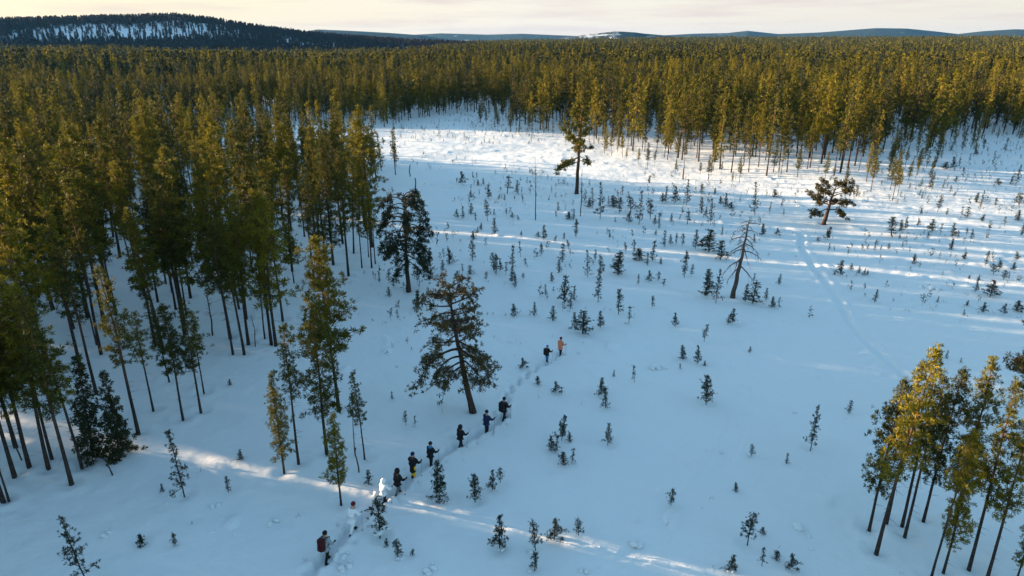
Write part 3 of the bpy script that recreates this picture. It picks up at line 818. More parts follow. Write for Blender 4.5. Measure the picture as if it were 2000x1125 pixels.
def hill(name, ridge_px, rr, front, back, m, seed, rough=.06, base=-4):
    """ridge given by its outline; rr ridge distance, front/back distances where it meets the plain"""
    cols = np.arange(ridge_px[0][0], ridge_px[-1][0] + .1, 4.0)
    ry = np.interp(cols, [p[0] for p in ridge_px], [p[1] for p in ridge_px])
    dirx = (cols - 1000) / F; up = (562.5 - ry) / F
    dy, dz = CP + up * SP, -SP + up * CP
    hd = np.hypot(dirx, dy); zr = CAM_H + rr * dz / hd
    ux, uy = dirx / hd, dy / hd
    us = np.r_[np.linspace(0, 1, 22), 1 + np.linspace(.05, 1, 10)]
    V = []
    for u in us:
        d = front + (rr - front) * u if u <= 1 else rr + (back - rr) * (u - 1)
        f = sstep(0, 1, u) if u <= 1 else 1 - sstep(0, 1, u - 1)
        x, y = ux * d, uy * d
        f = f * (1 + rough * 4 * vnoise(x, y, (rr - front) * .5, seed) * (1 - abs(u - 1) ** .5 if u < 2 else 0))
        V.append(np.stack([x, y, base + (zr - base) * f], 1))
    V = np.array(V); nr, nc = V.shape[:2]
    Q = [(i * nc + j, i * nc + j + 1, (i + 1) * nc + j + 1, (i + 1) * nc + j) for i in range(nr - 1) for j in range(nc - 1)]
    o = link(name, mesh(name, V.reshape(-1, 3), np.array(Q), [m], smooth=True))
    tag(o, kind='structure')
    return V
HILL_M = hill_material('hill_snow', (.030, .030, .020), .30, .01)
HILL_FAR = hill_material('far_hill_cover', (.026, .040, .045), .60, .0035)
V = hill('hill', [(-500, 78), (-300, 62), (-100, 52), (0, 50), (100, 47), (200, 45), (350, 43), (430, 52), (500, 63), (600, 76), (700, 83), (800, 88), (880, 91), (960, 96)], 1560, 1190, 2100, HILL_M, 3, base=-3)
hp = []
gh = np.random.default_rng(9)
nr, nc = V.shape[:2]
for _ in range(23000):
    i, j = gh.uniform(0, 23), gh.uniform(0, nc - 1.01)
    i0, j0 = int(i), int(j); fi, fj = i - i0, j - j0
    p = (V[i0, j0] * (1 - fi) + V[i0 + 1, j0] * fi) * (1 - fj) + (V[i0, j0 + 1] * (1 - fi) + V[i0 + 1, j0 + 1] * fi) * fj
    u = i / 21
    open_ = .5 + vnoise(p[0], p[1] * .7, 95, 51)[()] + .5 * vnoise(p[0], p[1], 30, 52)[()]
    dens = 1.0 if u < .42 or u > .90 else np.clip((open_ - .26) * 1.9, .16, .95)
    if gh.uniform() < dens: hp.append((p[0], p[1], p[2] - .2, gh.uniform(8, 14)))
forest('hill_forest', 'shaded dark forest with snowy gaps covering the long hill', hp, gh, True)
hill('hill', [(1080, 78), (1110, 73), (1150, 66), (1200, 61), (1240, 62), (1290, 69), (1340, 76)], 3600, 3350, 4100, hill_material('knoll_cover', (.03, .04, .042), .50, .006), 8, base=8)
hill('hill', [(540, 78), (585, 64), (620, 59), (680, 62), (760, 66), (820, 70), (880, 78), (940, 90)], 4300, 3500, 5200, HILL_FAR, 12, base=-5)
hill('hill', [(700, 78), (780, 70), (860, 66), (950, 68), (1020, 66), (1100, 69), (1180, 72), (1300, 68), (1350, 66), (1420, 66), (1460, 62), (1520, 67), (1600, 64), (1660, 60), (1710, 57), (1770, 58), (1830, 63), (1870, 67), (1920, 61), (1980, 57), (2100, 58), (2300, 66), (2500, 78)], 6600, 5300, 8000, HILL_FAR, 15, base=-5)

# ------------------------------------------------------------------ saplings
def sap(name, needle=NEEDLE_YOUNG, **kw):
    (wv, wq), (lv, lq) = pine_arrays(**kw)
    return mesh(name + '_stem', wv, wq, [BARK], smooth=True), mesh(name + '_crown', lv, lq, [needle]), kw['H']
SAP = [sap('sapling', seed=500 + i, H=2.4, cb=[.10, .16, .06, .22, .12, .3, .08, .14][i], Rc=[.55, .48, .68, .45, .62, .40, .5, .75][i], nb=[38, 30, 46, 24, 40, 18, 34, 44][i],
           per=[6.5, 6, 7, 6, 6.5, 6, 8, 6][i], k=12, sub=2, ts=[.22, .21, .24, .21, .23, .22, .21, .24][i], shape=['spruce', 'column', 'spruce', 'column', 'spruce', 'pine', 'spruce', 'spruce'][i],
           el=(.15, .95), bend=.4, sides=5, dead=0, lean=.08, wid=.125, gap=.34, tr=.006) for i in range(8)]
BIGSAP = [sap('young_pine', seed=520 + i, H=4.6, cb=.12, Rc=[.95, 1.1, .85][i], nb=[34, 40, 36][i], per=4.0, k=14, sub=2, ts=.27, shape='spruce', el=(.1, .95), bend=.45, sides=6, dead=1, lean=.1, wid=.12, gap=.3, tr=.006) for i in range(3)]
def lump_mesh(seed, n=9, flat=.6):
    g = np.random.default_rng(seed); a = Acc()
    nu, nv = 12, 7
    th = np.linspace(0, 2 * np.pi, nu, endpoint=False)
    V = []
    o1, o2 = g.uniform(0, 6, 2)
    for i in range(nv):
        ph = -.35 + (np.pi / 2 + .33) * i / (nv - 1)
        rr = np.cos(ph) * (1 + .18 * np.sin(2 * th + o1) + .12 * np.sin(3 * th + o2 + i))
        V.append(np.stack([rr * np.cos(th), rr * np.sin(th), np.full(nu, np.sin(ph) * flat)], 1))
    V = np.concatenate(V)
    Q = [(i * nu + j, i * nu + (j + 1) % nu, (i + 1) * nu + (j + 1) % nu, (i + 1) * nu + j) for i in range(nv - 1) for j in range(nu)]
    a.add(V, Q); return a.arrays()
def clod_mesh(name, seed, cnt, spread, size, up):
    """several clods of settled snow"""
    g = np.random.default_rng(seed); a = Acc()
    for i in range(cnt):
        v, q = lump_mesh(seed * 31 + i, flat=g.uniform(.55, .8))
        s = size * g.uniform(.5, 1.2)
        p = np.array([g.normal() * spread, g.normal() * spread, g.uniform(0, up)])
        a.add(v * s + p, q)
    v, q = a.arrays(); return mesh(name, v, q, [SNOW], smooth=True)
LOADS = [clod_mesh('snow_load', 60 + i, 8, .24, .13, .65) for i in range(3)]
MOUNDS = [clod_mesh('snow_mound', 70 + i, [1, 3, 4, 2][i], [.0, .22, .3, .2][i], [.42, .26, .22, .3][i], .12) for i in range(4)]

SAPS = []     # (root, px, py, ytop, height)
def add_sapling(px, py, yt, var=None, snow=False, dark=False):
    x, y, z = place(px, py); H = max(.35, height_at(y, yt) - z)
    bank = BIGSAP if H > 3.3 else SAP
    st, crn, h0 = bank[(var if var is not None else rnd.randrange(len(bank))) % len(bank)]
    s = H / h0; fat = s * rnd.uniform(.85, 1.2) * (1.85 if dark else 1)
    if s < .5: fat *= 1.25
    if bank is BIGSAP: fat = s * rnd.uniform(.8, 1.0)
    e = bpy.data.objects.new('pine_sapling', None); e.empty_display_size = .2; C.objects.link(e)
    e.location = (x, y, z - .05); e.scale = (fat, fat, s); e.rotation_euler = (rnd.gauss(0, .04), rnd.gauss(0, .04), rnd.uniform(0, 6.28))
    link('stem', st, e); link('crown', crn, e)
    if snow: link('snow_load', rnd.choice(LOADS), e)
    SAPS.append((e, px, py, yt, H, snow, dark))
    return e
NAMED = {  # saplings large enough to be told by themselves
    (170, 1138): (1006, 'big open-branched young pine in the lower-left corner'),
    (360, 968): (838, 'tall slim young pine standing in the sunlit streaks left of the trail'),
    (852, 978): (905, 'dense young pine right of the trail, below the skier with the blue scarf'),
    (742, 1048): (972, 'young pine loaded with snow in front of the skier in white'),
    (928, 978): (924, 'young pine second right of the trail, beside the dense young pine'),
    (976, 1072): (1006, 'bushy young pine with snow at its foot, bottom middle'),
    (1583, 878): (793, 'dark cone-shaped young pine alone left of the lower-right stand'),
    (1460, 1062): (998, 'open young pine with one long top shoot, left of the lower-right stand'),
    (1379, 788): (732, 'thin young pine alone on smooth snow below the dead snag'),
    (1097, 858): (810, 'young pine tallest of the small cluster right of the trail'),
    (1187, 867): (827, 'narrow young pine alone right of the small trailside cluster'),
    (1248, 438): (374, 'very dark dense young pine clump before the central sunlit strip'),
    (1708, 590): (565, 'dark compact sapling standing alone right of the sled track'),
}
for (px, py), (yt, lab) in NAMED.items():
    e = add_sapling(px, py, yt, snow=(px in (742, 976, 852)), dark=(px == 1248), var={360: 2, 170: 1, 1460: 3, 852: 2, 976: 4}.get(px))
    SAPS.pop(); tag(e, lab, 'sapling', 'young pines scattered over the clearing'); WELLS.append((e.location.x, e.location.y, .5, .12))
S_PX = '''128 1084 1068;446 962 930;318 960 943s;470 898 878;278 1066 1042s;343 1066 1040s;720 946 918;777 1088 1054s;755 1066 1050;806 1086 1070s;962 957 918s;977 943 911;
1046 1076 1016s;1044 1114 1078s;1082 1056 1014s;1130 1046 1015;1076 881 851;1086 882 852s;1112 863 843;1117 906 876s;1100 908 882s;1174 771 739;1183 797 757;1239 747 713;
1468 891 868s;1536 906 885;1436 958 942s;1310 986 953;1488 1106 1071;1516 1092 1074s;1545 1113 1083s;1428 1113 1086s;1490 1044 1028;1658 806 780;793 831 802;811 833 812s;766 779 764;449 753 740;
1021 720 699;1050 752 734;1085 768 745;1097 771 756;1199 735 722;1328 721 709;1332 701 675;1362 711 675;1376 714 704;1375 667 633;1318 638 611;1274 600 577;
903 361 335;924 348 335;934 363 350;944 361 347;991 378 345d;985 391 379;1009 378 352;1029 361 346;1019 378 366;975 391 379;954 388 361;936 383 370;920 387 371;1072 391 381;952 431 391;965 420 408;920 420 397;
904 427 403;893 426 408;929 432 415;966 458 426;940 449 434;932 456 442;925 467 451;990 421 405;1000 426 414;1012 431 420;923 510 470;879 516 487;865 530 508;1017 502 472;1001 522 479;964 529 494;969 536 496;977 530 504;
988 538 512;1000 552 520;1026 518 503;1057 498 475;1062 468 440;1051 464 452;1018 460 450;1084 474 459;1102 468 454;1125 464 428;1098 512 476;1110 486 468;1092 534 506;1148 542 488;1163 512 488;1172 545 500;1207 536 490;
1222 494 472;1238 496 468;1248 508 484d;1086 424 411;1090 412 394;1111 428 413d;1120 429 408;1158 406 367;1150 406 386;1172 428 357;1188 400 383;1197 404 383d;1210 416 386d;1232 414 384d;1228 436 412;1202 434 424;1216 378 362;
918 536 518d;903 534 516;891 546 528;949 546 530;1270 428 388;1300 396 364;1293 396 376;1318 398 364;1341 402 350d;1369 380 360d;1369 418 386;1388 438 388d;1378 424 404;1396 380 366;1408 398 382;1416 408 378;1428 408 394d;1513 385 370d;
1474 420 356;1503 418 395;1525 406 388;1531 422 408;1384 357 340;1268 358 342;1287 446 416;1278 440 420;1281 459 448;1342 438 414d;1326 432 418;1311 434 416;1297 482 450;1310 478 458;1320 478 456;1333 480 456;1358 486 450;1384 492 448d;
1407 507 470d;1410 460 444;1274 510 470;1264 518 494;1290 516 502;1336 542 492;1349 540 516;1489 459 437;1517 459 445;1473 474 456;1484 436 426;1616 468 442;1597 471 462;1378 578 528;1398 592 526;1471 552 534;
1455 590 555;1470 592 550d;1495 586 562;1520 556 534;1508 600 580;1430 632 602;1421 634 614;1464 688 676;
1673 384 362;1758 334 322d;1775 334 322d;1846 330 316d;1861 328 306;1874 324 310d;1892 318 300;1882 334 326;1902 280 260;1906 302 288;1857 296 278;1920 292 272;1962 298 270;1984 360 322;1974 360 344;1950 360 348d;1865 356 344;1816 368 346;
1839 374 351;1855 378 362;1862 386 374;1794 386 370;1800 388 374;1831 414 381;1849 420 406;1907 396 376;1913 412 372;1943 402 386d;1990 404 376d;1876 426 404;1888 426 404d;1798 418 406;1918 432 418;1962 442 424d;1988 430 410;
1741 461 425d;1758 452 430;1768 448 424;1757 466 456;1793 442 426;1821 452 428d;1836 458 436;1812 468 454;1804 458 448;1859 464 436;1857 488 466;1871 466 450;1895 472 448;1888 460 444;1995 460 436;1708 490 468;1720 490 478;1735 486 474;
1694 486 476;1683 488 476;1762 486 472;1776 494 482;1785 516 496;1641 536 507;1629 537 528;1662 528 514;1678 534 520;1687 538 524;1693 537 526;1883 506 492;1925 516 490;1940 536 516d;1952 524 508;1960 546 528d;1970 540 530;1985 508 493;1978 526 512;
1905 570 542;1893 544 536;1933 580 548d;1888 598 586;1882 616 604;1919 610 590;1985 607 587d;1960 614 592;1831 590 578;1848 700 684;1876 708 698;1022 545 532;1006 562 536;1077 550 532;1066 576 555;1102 593 539;1121 587 558;1114 603 572;1168 590 528;
1208 614 566;1228 633 600s;1173 640 608;1138 652 606d;1123 641 610;1079 627 597;1044 617 590;1004 617 593;1247 557 536;1267 550 528;1295 559 544d;1286 548 530;741 552 531;760 580 560;815 605 566;841 541 484;815 553 525;760 555 524'''
for it in S_PX.replace('\n', '').split(';'):
    a = it.split()
    if len(a) < 3: continue
    f = a[2][-1]; yt = int(a[2].rstrip('sd'))
    add_sapling(int(a[0]), int(a[1]), yt, snow=f == 's', dark=f == 'd')

# landmarks used to say which sapling, mound or pine is meant
LAND = [('the broad old pine', 915, 760), ('the drooping pine', 798, 545), ('the lone tall pine', 1126, 370), ('the gnarled spreading pine', 1608, 430), ('the dead snag', 1434, 570),
        ('the skier in orange', 1094, 690), ('the yellow-gaitered skier', 808, 926), ('the skier with red backpack', 638, 1088), ('the dark young pine clump', 1248, 436),
        ('the lower-right pine stand', 1712, 1040), ('the lone cone-shaped young pine', 1583, 878), ('the thin leafless tree', 1046, 428), ('the small trailside cluster', 1097, 858),
        ('the sled track bend', 1640, 590), ('the lone dark sapling by the sled track', 1708, 590), ('the tall slim young pine', 360, 966), ('the bushy bottom-middle young pine', 976, 1070),
        ('the thin young pine below the snag', 1379, 788), ('the open young pine with long shoot', 1460, 1060), ('the bright snow tongue', 1775, 385), ('the right border pine', 1985, 680),
        ('the overhanging right treeline', 1860, 270), ('the central sunlit stand', 1500, 345), ('the dark columnar pine', 555, 920)]
ORD = ['first', 'second', 'third', 'fourth', 'fifth', 'sixth', 'seventh', 'eighth', 'ninth', 'tenth', 'eleventh', 'twelfth', 'thirteenth', 'fourteenth', 'fifteenth', 'sixteenth', 'seventeenth', 'eighteenth', 'nineteenth', 'twentieth']
def rank_labels(entries):
    """entries: (object, phrase, noun, px, py)"""
    b = {}
    for o, ph, noun, px, py in entries:
        nm, lx, ly = min(LAND, key=lambda l: math.hypot(px - l[1], (py - l[2]) * 1.6))
        dx, dy = px - lx, (py - ly) * 1.6
        sec = ('to the right of' if dx > 0 else 'to the left of') if abs(dx) > abs(dy) else ('in front of' if dy > 0 else 'behind')
        b.setdefault((nm, sec, noun), []).append((math.hypot(dx, dy), o, ph))
    for (nm, sec, noun), l in b.items():
        l.sort(key=lambda t: t[0])
        for i, (d, o, ph) in enumerate(l):
            o['label'] = '%s, %s %s %s' % (ph, ORD[i] if i < 20 else 'last', sec, nm)
ent = []
for e, px, py, yt, H, sn, dk in SAPS:
    size = 'tiny' if H < .9 else 'small' if H < 1.6 else 'mid-sized' if H < 2.6 else 'tall'
    ph = '%s %spine sapling' % (size, 'snow-dusted ' if sn else 'dense dark ' if dk else '')
    tag(e, None, 'sapling', 'young pines scattered over the clearing')
    ent.append((e, ph, 'sapling', px, py))
rank_labels(ent)

# snow mounds
M_PX = [(1558, 1030, 0, .8), (1236, 1062, 1, 1.1), (1244, 1016, 1, .6), (1282, 722, 2, 1.3), (1300, 722, 1, .8), (1147, 866, 3, .5), (906, 900, 3, .6), (530, 1018, 2, .9), (422, 990, 2, .8), (436, 1012, 3, .5),
        (212, 1044, 2, .8), (410, 1040, 3, .6), (455, 1042, 3, .5), (664, 1092, 2, 1.0), (678, 1112, 2, 1.0), (1380, 880, 3, .4), (1410, 882, 3, .5), (1244, 820, 3, .4), (1580, 1048, 0, .4), (1584, 1072, 0, .35),
        (1650, 816, 3, .5), (1552, 806, 0, .4), (1140, 1112, 2, .7), (1170, 1072, 3, .5), (845, 1116, 2, 1.0), (330, 985, 3, .6), (1826, 566, 2, 1.5), (1800, 562, 3, .7), (1755, 606, 3, .6), (1922, 660, 3, .7)]
ent = []
for px, py, v, s in M_PX:
    x, y, z = place(px, py)
    e = link('snow_mound', MOUNDS[v], None, (x, y, z - .02)); e.scale = (s * .95, s * .95, s * .85); e.rotation_euler = (0, 0, rnd.uniform(0, 6.28))
    tag(e, None, 'snow mound', 'snow mounds on the clearing')
    ent.append((e, ('lone round' if v == 0 else 'lumpy') + ' snow mound', 'mound', px, py))
rank_labels(ent)

# labels of the forest pines
KIND = {'tall': 'tall', 'slim': 'slender', 'bushy': 'wide-crowned', 'low': 'low-crowned'}
FOREST_LABELS = {}
for t, px, py, x, y, kind, H in TREE_ENTRIES:
    tpx, tpy = pixel(x, y, H)
    if px < 790:
        z = 'by the left border' if tpx < 160 else 'mid left forest' if tpx < 420 else 'on the left forest\'s clearing side'
        d = 'front rows' if py > 560 else 'middle rows' if py > 400 else 'back rows'
        lab, grp = 'golden-green %s pine %s, %s' % (KIND[kind], z, d), 'pines of the left forest'
    elif 985 < px < 1745:
        z = 'at the left end' if px < 1250 else 'in the middle' if px < 1520 else 'at the right end'
        d = 'front edge' if py > np.interp(px, [1000, 1200, 1480, 1700], [240, 262, 310, 320]) else 'rear rows'
        lab, grp = 'sunlit %s pine %s of the central stand, %s' % (KIND[kind], z, d), 'pines of the central stand'
    elif px >= 1745:
        lab, grp = 'dark %s pine in the upper-right treeline' % KIND[kind], 'pines of the upper-right treeline'
    else:
        lab, grp = 'dark-footed %s pine in the treeline behind the clearing' % KIND[kind], 'pines of the far treeline'
    FOREST_LABELS.setdefault((lab, grp), []).append((tpx, t))
def nth(i):
    if i < 20: return ORD[i]
    tens = {2: 'twenty', 3: 'thirty', 4: 'forty', 5: 'fifty', 6: 'sixty'}
    t_, u_ = divmod(i + 1, 10)
    return tens[t_][:-1] + 'ieth' if u_ == 0 else tens[t_] + '-' + ORD[u_ - 1]
for (lab, grp), l in FOREST_LABELS.items():
    l.sort(key=lambda a: a[0])
    for i, (q, t) in enumerate(l):
        tag(t, lab if len(l) == 1 else '%s, %s from left' % (lab, nth(i)), 'tree', grp)

# ------------------------------------------------------------------ people
def cloth(name, c, rough=.85): return mat(name, c, rough, .25, 30, .2)
CL = {'black': cloth('black_cloth', (.012, .011, .013)), 'white': cloth('white_cloth', (.72, .73, .75)), 'grey': cloth('grey_cloth', (.22, .26, .28)), 'greygreen': cloth('grey_green_cloth', (.10, .14, .14)),
      'yellow': cloth('yellow_cloth', (.75, .46, .02)), 'blue': cloth('blue_cloth', (.02, .16, .36)), 'navy': cloth('navy_cloth', (.012, .020, .06)), 'orange': cloth('orange_cloth', (.62, .20, .11)),
      'maroon': cloth('maroon_cloth', (.11, .012, .022)), 'red': cloth('red_cloth', (.05, .009, .009)), 'brown': cloth('brown_cloth', (.05, .035, .025))}
SKIN = mat('face_skin', (.45, .27, .20), .6, .1, 20)
BOOT = mat('boot_rubber', (.012, .012, .014), .5)
POLE = mat('pole_metal', (.16, .20, .24), .4)
PEOPLE = [
    dict(p=(638, 1088), top=1038, lab='last skier in line, red backpack and grey jacket shoulders', jacket='grey', legs='black', hat='black', pack='red', poles=0, step=.20, arms=.2),
    dict(p=(688, 1034), top=985, lab='skier in all-white clothes with dark red hat, leaning forward', jacket='white', legs='white', hat='maroon', pack=None, poles=1, step=.34, arms=.5, bend=.35),
    dict(p=(750, 977), top=936, lab='skier in white hooded jacket and dark trousers', jacket='white', legs='black', hat='white', hood=1, pack=None, poles=1, step=.22, arms=.5),
    dict(p=(777, 960), top=909, lab='skier in black hooded jacket and grey-green trousers', jacket='black', legs='greygreen', hat='black', hood=1, pack=None, poles=1, step=.22, arms=.6),
    dict(p=(807, 928), top=884, lab='skier in long dark coat with yellow gaiters and navy hat', jacket='black', legs='yellow', hat='navy', scarf='brown', pack=None, poles=1, step=.06, arms=.5, long=1),
    dict(p=(841, 904), top=864, lab='skier all in black with bright blue scarf', jacket='black', legs='black', hat='black', scarf='blue', pack=None, poles=1, step=.10, arms=.6),
    dict(p=(899, 869), top=830, lab='slim skier in black with hood up, midway along the line', jacket='black', legs='black', hat='black', hood=1, pack=None, poles=1, step=.24, arms=.5),
    dict(p=(950, 840), top=802, lab='skier in black and navy jacket with both arms held out', jacket='navy', legs='black', hat='black', pack=None, poles=1, step=.05, arms=.8),
    dict(p=(984, 814), top=775, lab='skier in black striding with dark backpack, ahead of the broad old pine', jacket='black', legs='black', hat='black', pack='black', poles=1, step=.30, arms=.3),
    dict(p=(1068, 707), top=675, lab='skier in blue trousers with black backpack, second from the front', jacket='black', legs='blue', hat='blue', pack='black', poles=1, step=.08, arms=.6),
    dict(p=(1094, 691), top=659, lab='leading skier in orange jacket and maroon hat', jacket='orange', legs='black', hat='maroon', pack=None, poles=1, step=.14, arms=.3),
]
def skel(sp):
    b = sp.get('bend', .08); st = sp['step']; ar = sp['arms']
    V, E, RAD, TAGS = [], [], [], []
    def v(p, r, t, par=None):
        V.append(p); RAD.append(r); TAGS.append(t)
        if par is not None: E.append((par, len(V) - 1))
        return len(V) - 1
    lean = lambda z: (z - .93) * b
    pel = v((0, 0, .93), (.15, .13), 'legs')
    wa = v((0, lean(1.1), 1.10), (.15, .125), 'torso', pel)
    ch = v((0, lean(1.33), 1.33), (.185, .135), 'torso', wa)
    nk = v((0, lean(1.48), 1.475), (.065, .065), 'head', ch)
    h1 = v((0, lean(1.58) + .02, 1.57), (.082, .092), 'head', nk)
    h2 = v((0, lean(1.69) + .01, 1.685), (.078, .09), 'head', h1)
    hands = []
    for s, fw in ((-1, 1), (1, -1)):
        sh = v((s * .19, lean(1.4), 1.405), (.075, .075), 'arm', ch)
        el = v((s * (.27 + .10 * ar), lean(1.2) + .04 + .14 * ar * (1 if fw > 0 else .6), 1.15 + .04 * ar), (.055, .055), 'arm', sh)
        hz = (s * (.30 + .14 * ar), lean(1.1) + .22 + .16 * ar * (1 if fw > 0 else .5), 1.10 + .16 * ar)
        wr = v(hz, (.042, .042), 'arm', el)
        ha = v((hz[0], hz[1] + .07, hz[2] + .02), (.05, .042), 'hand', wr)
        v((hz[0], hz[1] + .14, hz[2] + .03), (.04, .03), 'hand', ha)
        v((hz[0] - s * .06, hz[1] + .08, hz[2] + .05), (.02, .02), 'hand', ha)
        hands.append((hz[0], hz[1] + .09, hz[2] + .03))
    for s, fw in ((-1, 1), (1, -1)):
        f = st * fw
        hp_ = v((s * .095, 0, .86), (.105, .105), 'legs', pel)
        kn = v((s * .11, f * .65 + .05, .49), (.075, .075), 'legs', hp_)
        an = v((s * .11, f * 1.15 - .02, .11 + (.05 if fw < 0 else 0)), (.058, .058), 'boot', kn)
        v((s * .115, f * 1.15 + .17, .05), (.05, .04), 'boot', an)
        v((s * .11, f * 1.15 - .06, .05 + (.06 if fw < 0 else 0)), (.045, .04), 'boot', an)
    return V, E, RAD, TAGS, hands
import bmesh
def make_skin(name, V, E, RAD, root):
    bm = bmesh.new(); lay = bm.verts.layers.skin.verify()
    bv = []
    for p, r in zip(V, RAD):
        q = bm.verts.new(p); q[lay].radius = r; bv.append(q)
    bv[root][lay].use_root = True
    for a, b in E: bm.edges.new((bv[a], bv[b]))
    me = bpy.data.meshes.new(name); bm.to_mesh(me); bm.free()
    o = bpy.data.objects.new(name, me); C.objects.link(o)
    m = o.modifiers.new('skin', 'SKIN'); m.use_smooth_shade = True
    s = o.modifiers.new('sub', 'SUBSURF'); s.levels = 1; s.render_levels = 1
    return o
jobs = []
for sp in PEOPLE:
    V, E, RAD, TAGS, hands = skel(sp)
    body = make_skin('body_tmp', V, E, RAD, 0)
    # jacket: torso and sleeves a little outside the body, down to its hem
    ji = [i for i, t in enumerate(TAGS) if t in ('torso', 'arm')]
    mp_ = {}; JV, JR = [], []
    hem = .50 if sp.get('long') else .80
    JV.append((0, 0, hem)); JR.append((.20, .17) if not sp.get('long') else (.23, .20)); JV.append((0, 0, .95)); JR.append((.185, .16))
    for i in ji:
        mp_[i] = len(JV); JV.append(V[i]); JR.append((RAD[i][0] + .03, RAD[i][1] + .03))
    JE = [(0, 1), (1, mp_[1])] + [(mp_[a], mp_[b]) for a, b in E if a in mp_ and b in mp_]
    jk = make_skin('jacket_tmp', JV, JE, JR, 1)
    jobs.append((sp, body, jk, V, TAGS, hands))
bpy.context.view_layer.update()
dg = bpy.context.evaluated_depsgraph_get()
baked = []
for sp, body, jk, V, TAGS, hands in jobs:
    bm_ = bpy.data.meshes.new_from_object(body.evaluated_get(dg)); jm = bpy.data.meshes.new_from_object(jk.evaluated_get(dg))
    baked.append((sp, bm_, jm, V, TAGS, hands))
for sp, body, jk, V, TAGS, hands in jobs:
    bpy.data.objects.remove(body); bpy.data.objects.remove(jk)
def ellipsoid(name, c, r, m, nu=14, nv=9, cut=-1.0):
    V = []; Q = []
    for i in range(nv):
        ph = -math.pi / 2 + math.pi * i / (nv - 1); zz = max(cut, math.sin(ph))
        for j in range(nu):
            a = 2 * math.pi * j / nu
            V.append((c[0] + r[0] * math.cos(ph) * math.cos(a), c[1] + r[1] * math.cos(ph) * math.sin(a), c[2] + r[2] * zz))
    for i in range(nv - 1):
        for j in range(nu): Q.append((i * nu + j, i * nu + (j + 1) % nu, (i + 1) * nu + (j + 1) % nu, (i + 1) * nu + j))
    return mesh(name, np.array(V), np.array(Q), [m], smooth=True)
def rbox(name, c, s, m, bev=.05):
    bm = bmesh.new(); bmesh.ops.create_cube(bm, size=1)
    for q in bm.verts: q.co = Vector((c[0] + q.co.x * s[0], c[1] + q.co.y * s[1], c[2] + q.co.z * s[2]))
    bmesh.ops.bevel(bm, geom=bm.edges[:] + bm.verts[:], offset=bev, segments=3, affect='EDGES', profile=.6)
    me = bpy.data.meshes.new(name); bm.to_mesh(me); bm.free(); me.materials.append(m)
    me.polygons.foreach_set('use_smooth', np.ones(len(me.polygons), bool)); return me
ALLTRACK = np.concatenate([TRACK, TRACK2])
